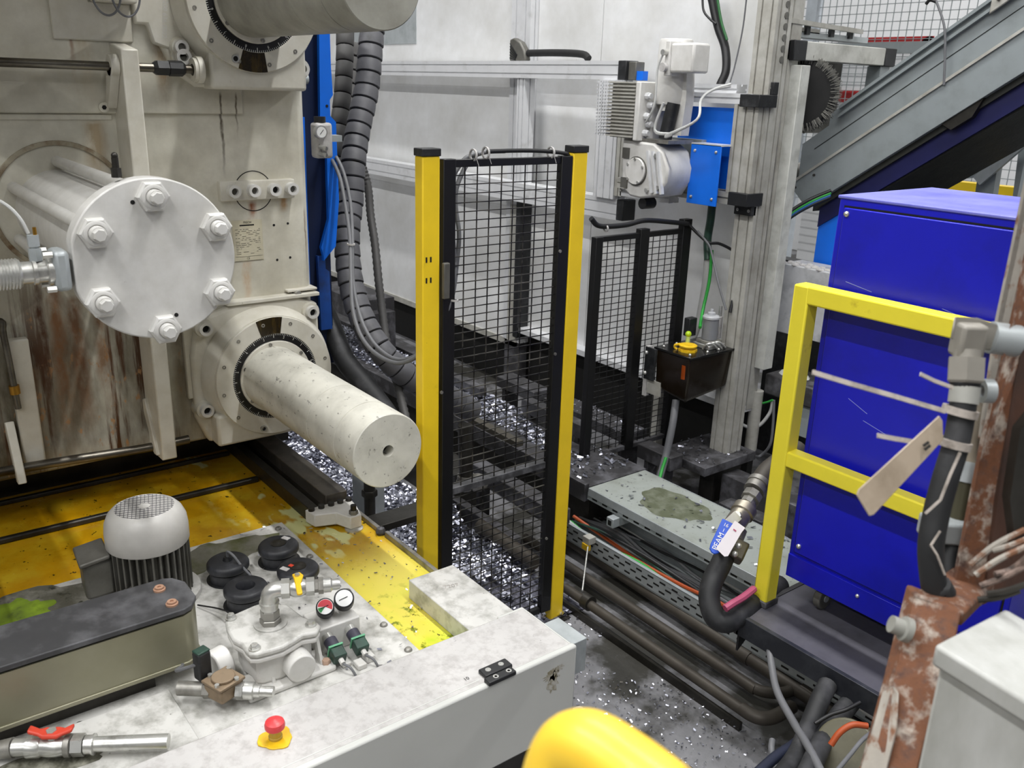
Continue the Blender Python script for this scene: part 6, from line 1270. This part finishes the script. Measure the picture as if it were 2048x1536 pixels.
MB().tube([(-0.504,1.139,1.828), (-0.5,1.133,1.805), (-0.495,1.122,1.774), (-0.491,1.103,1.731), (-0.486,1.086,1.687), (-0.478,1.073,1.644), (-0.465,1.077,1.589), (-0.456,1.086,1.553), V((-0.456,1.086,1.553))-Zu*.4], .0165, 18, 7).build('hose', rubber, hs_)
h5 = T('hydraulic_hose', 'second hydraulic hose with a greenish sleeve behind the rusty post', 'hose', (-0.515,1.207,1.664))
MB().cyl((-0.534,1.257,1.799), (-0.52,1.227,1.711), .016).build('sleeve', P1('beige_sleeve', '#8c8272', .6), h5)
MB().cyl((-0.52,1.229,1.715), (-0.516,1.219,1.688), .022, n=20).build('collar', galv, h5); MB().cyl((-0.516,1.221,1.691), (-0.507,1.202,1.634), .020, n=20).build('fitting', P1('olive_fitting', '#4d4a38', .4, .4), h5)
MB().obox(V((-0.504,1.185,1.629)), (.028, .03, 0), (-.015, .012, 0), (0, 0, .016)).build('clamp', galv, h5, bevel=.004)
MB().tube([(-0.505,1.199,1.624), (-0.496,1.174,1.588), (-0.482,1.159,1.56)], .014, 12, 4).build('hose', rubber, h5)
# cable ties, tags
def tie(label, pts, w, ringc=None, rr=.02):
    m = MB()
    pts = [V(p) for p in pts]
    for a, b in zip(pts, pts[1:]): m.bar(a, b, w, .0022, (.7, -.5, .5))
    if ringc: m.ring(ringc, V(.0, .25, 1), rr-.002, rr+.0025, .010, 28)
    return solo(m, 'cable_tie', label, 'cable tie', P1('cable_tie_nylon', '#b9b0a8', .5, dirt='#7d756c', dsc=40, damt=.45), pts[0])
tie('long pale cable tie tail crossing the cabinet, the middle of three', [(-0.601,0.939,1.876), (-0.574,0.982,1.861), (-0.545,1.028,1.846), (-0.506,1.099,1.822)], .0062, (-0.503,1.132,1.811))
tie('short cable tie tail, the uppermost of three beside the elbow', [(-0.529,1.063,1.872), (-0.52,1.086,1.861), (-0.509,1.112,1.851)], .005)
tie('cable tie tail, the lowest of three above the beige tag', [(-0.536,0.998,1.801), (-0.526,1.024,1.794), (-0.515,1.053,1.787)], .006)
tie('white cable tie looped low around the hose with a hanging tail', [(-0.472,1.086,1.78), (-0.472,1.071,1.753), (-0.471,1.056,1.723), (-0.478,1.038,1.706)], .003, (-0.498,1.117,1.772), .021)
tie('thin white tie dangling at the bottom of the hose', [(-0.465,1.059,1.681), (-0.467,1.046,1.664), (-0.459,1.051,1.652), (-0.45,1.063,1.624)], .0022)
solo(MB().ring((-0.502,1.18,1.836), V(.6, .78, 0), .008, .016, .014, 24), 'pipe_clamp', 'pale round pipe clamp between hose and rusty post', 'clamp', galv, (-0.502,1.18,1.836))
tg_ = T('beige_tag', 'long beige plastic tag with rounded ends hanging across the middle rail', 'tag', (-0.503,1.004,1.765))
tp = [V(p) for p in ((-0.5,1.073,1.823), (-0.496,1.076,1.817), (-0.489,1.072,1.794), (-0.484,0.925,1.734), (-0.487,0.92,1.732), (-0.503,0.913,1.755), (-0.503,0.916,1.761))]
MB().prism(tp, back*.003).build('tag_plate', tag_beige, tg_, bevel=.001)
for f_ in ((1850, 886), (1856, 892)): pass
for q0, q1 in (((-0.491,1.027,1.796), (-0.489,1.035,1.8)), ((-0.488,1.026,1.792), (-0.486,1.034,1.797))): MB().bar(q0, q1, .0035, .001, (.7, -.5, .5)).build('stamped_mark', ink, tg_)
solo(MB().lathe((-0.451,0.997,1.566), V((-0.466,0.982,1.573))-V((-0.451,0.997,1.566)), [(.016, 0), (.016, .008), (.011, .009), (.011, .024)], 20), 'cap_nut', 'small pale screw nut protruding left of the rusty post', 'nut', P1('dull_nut', '#8f8f89', .5, .1), (-0.459,0.989,1.57))
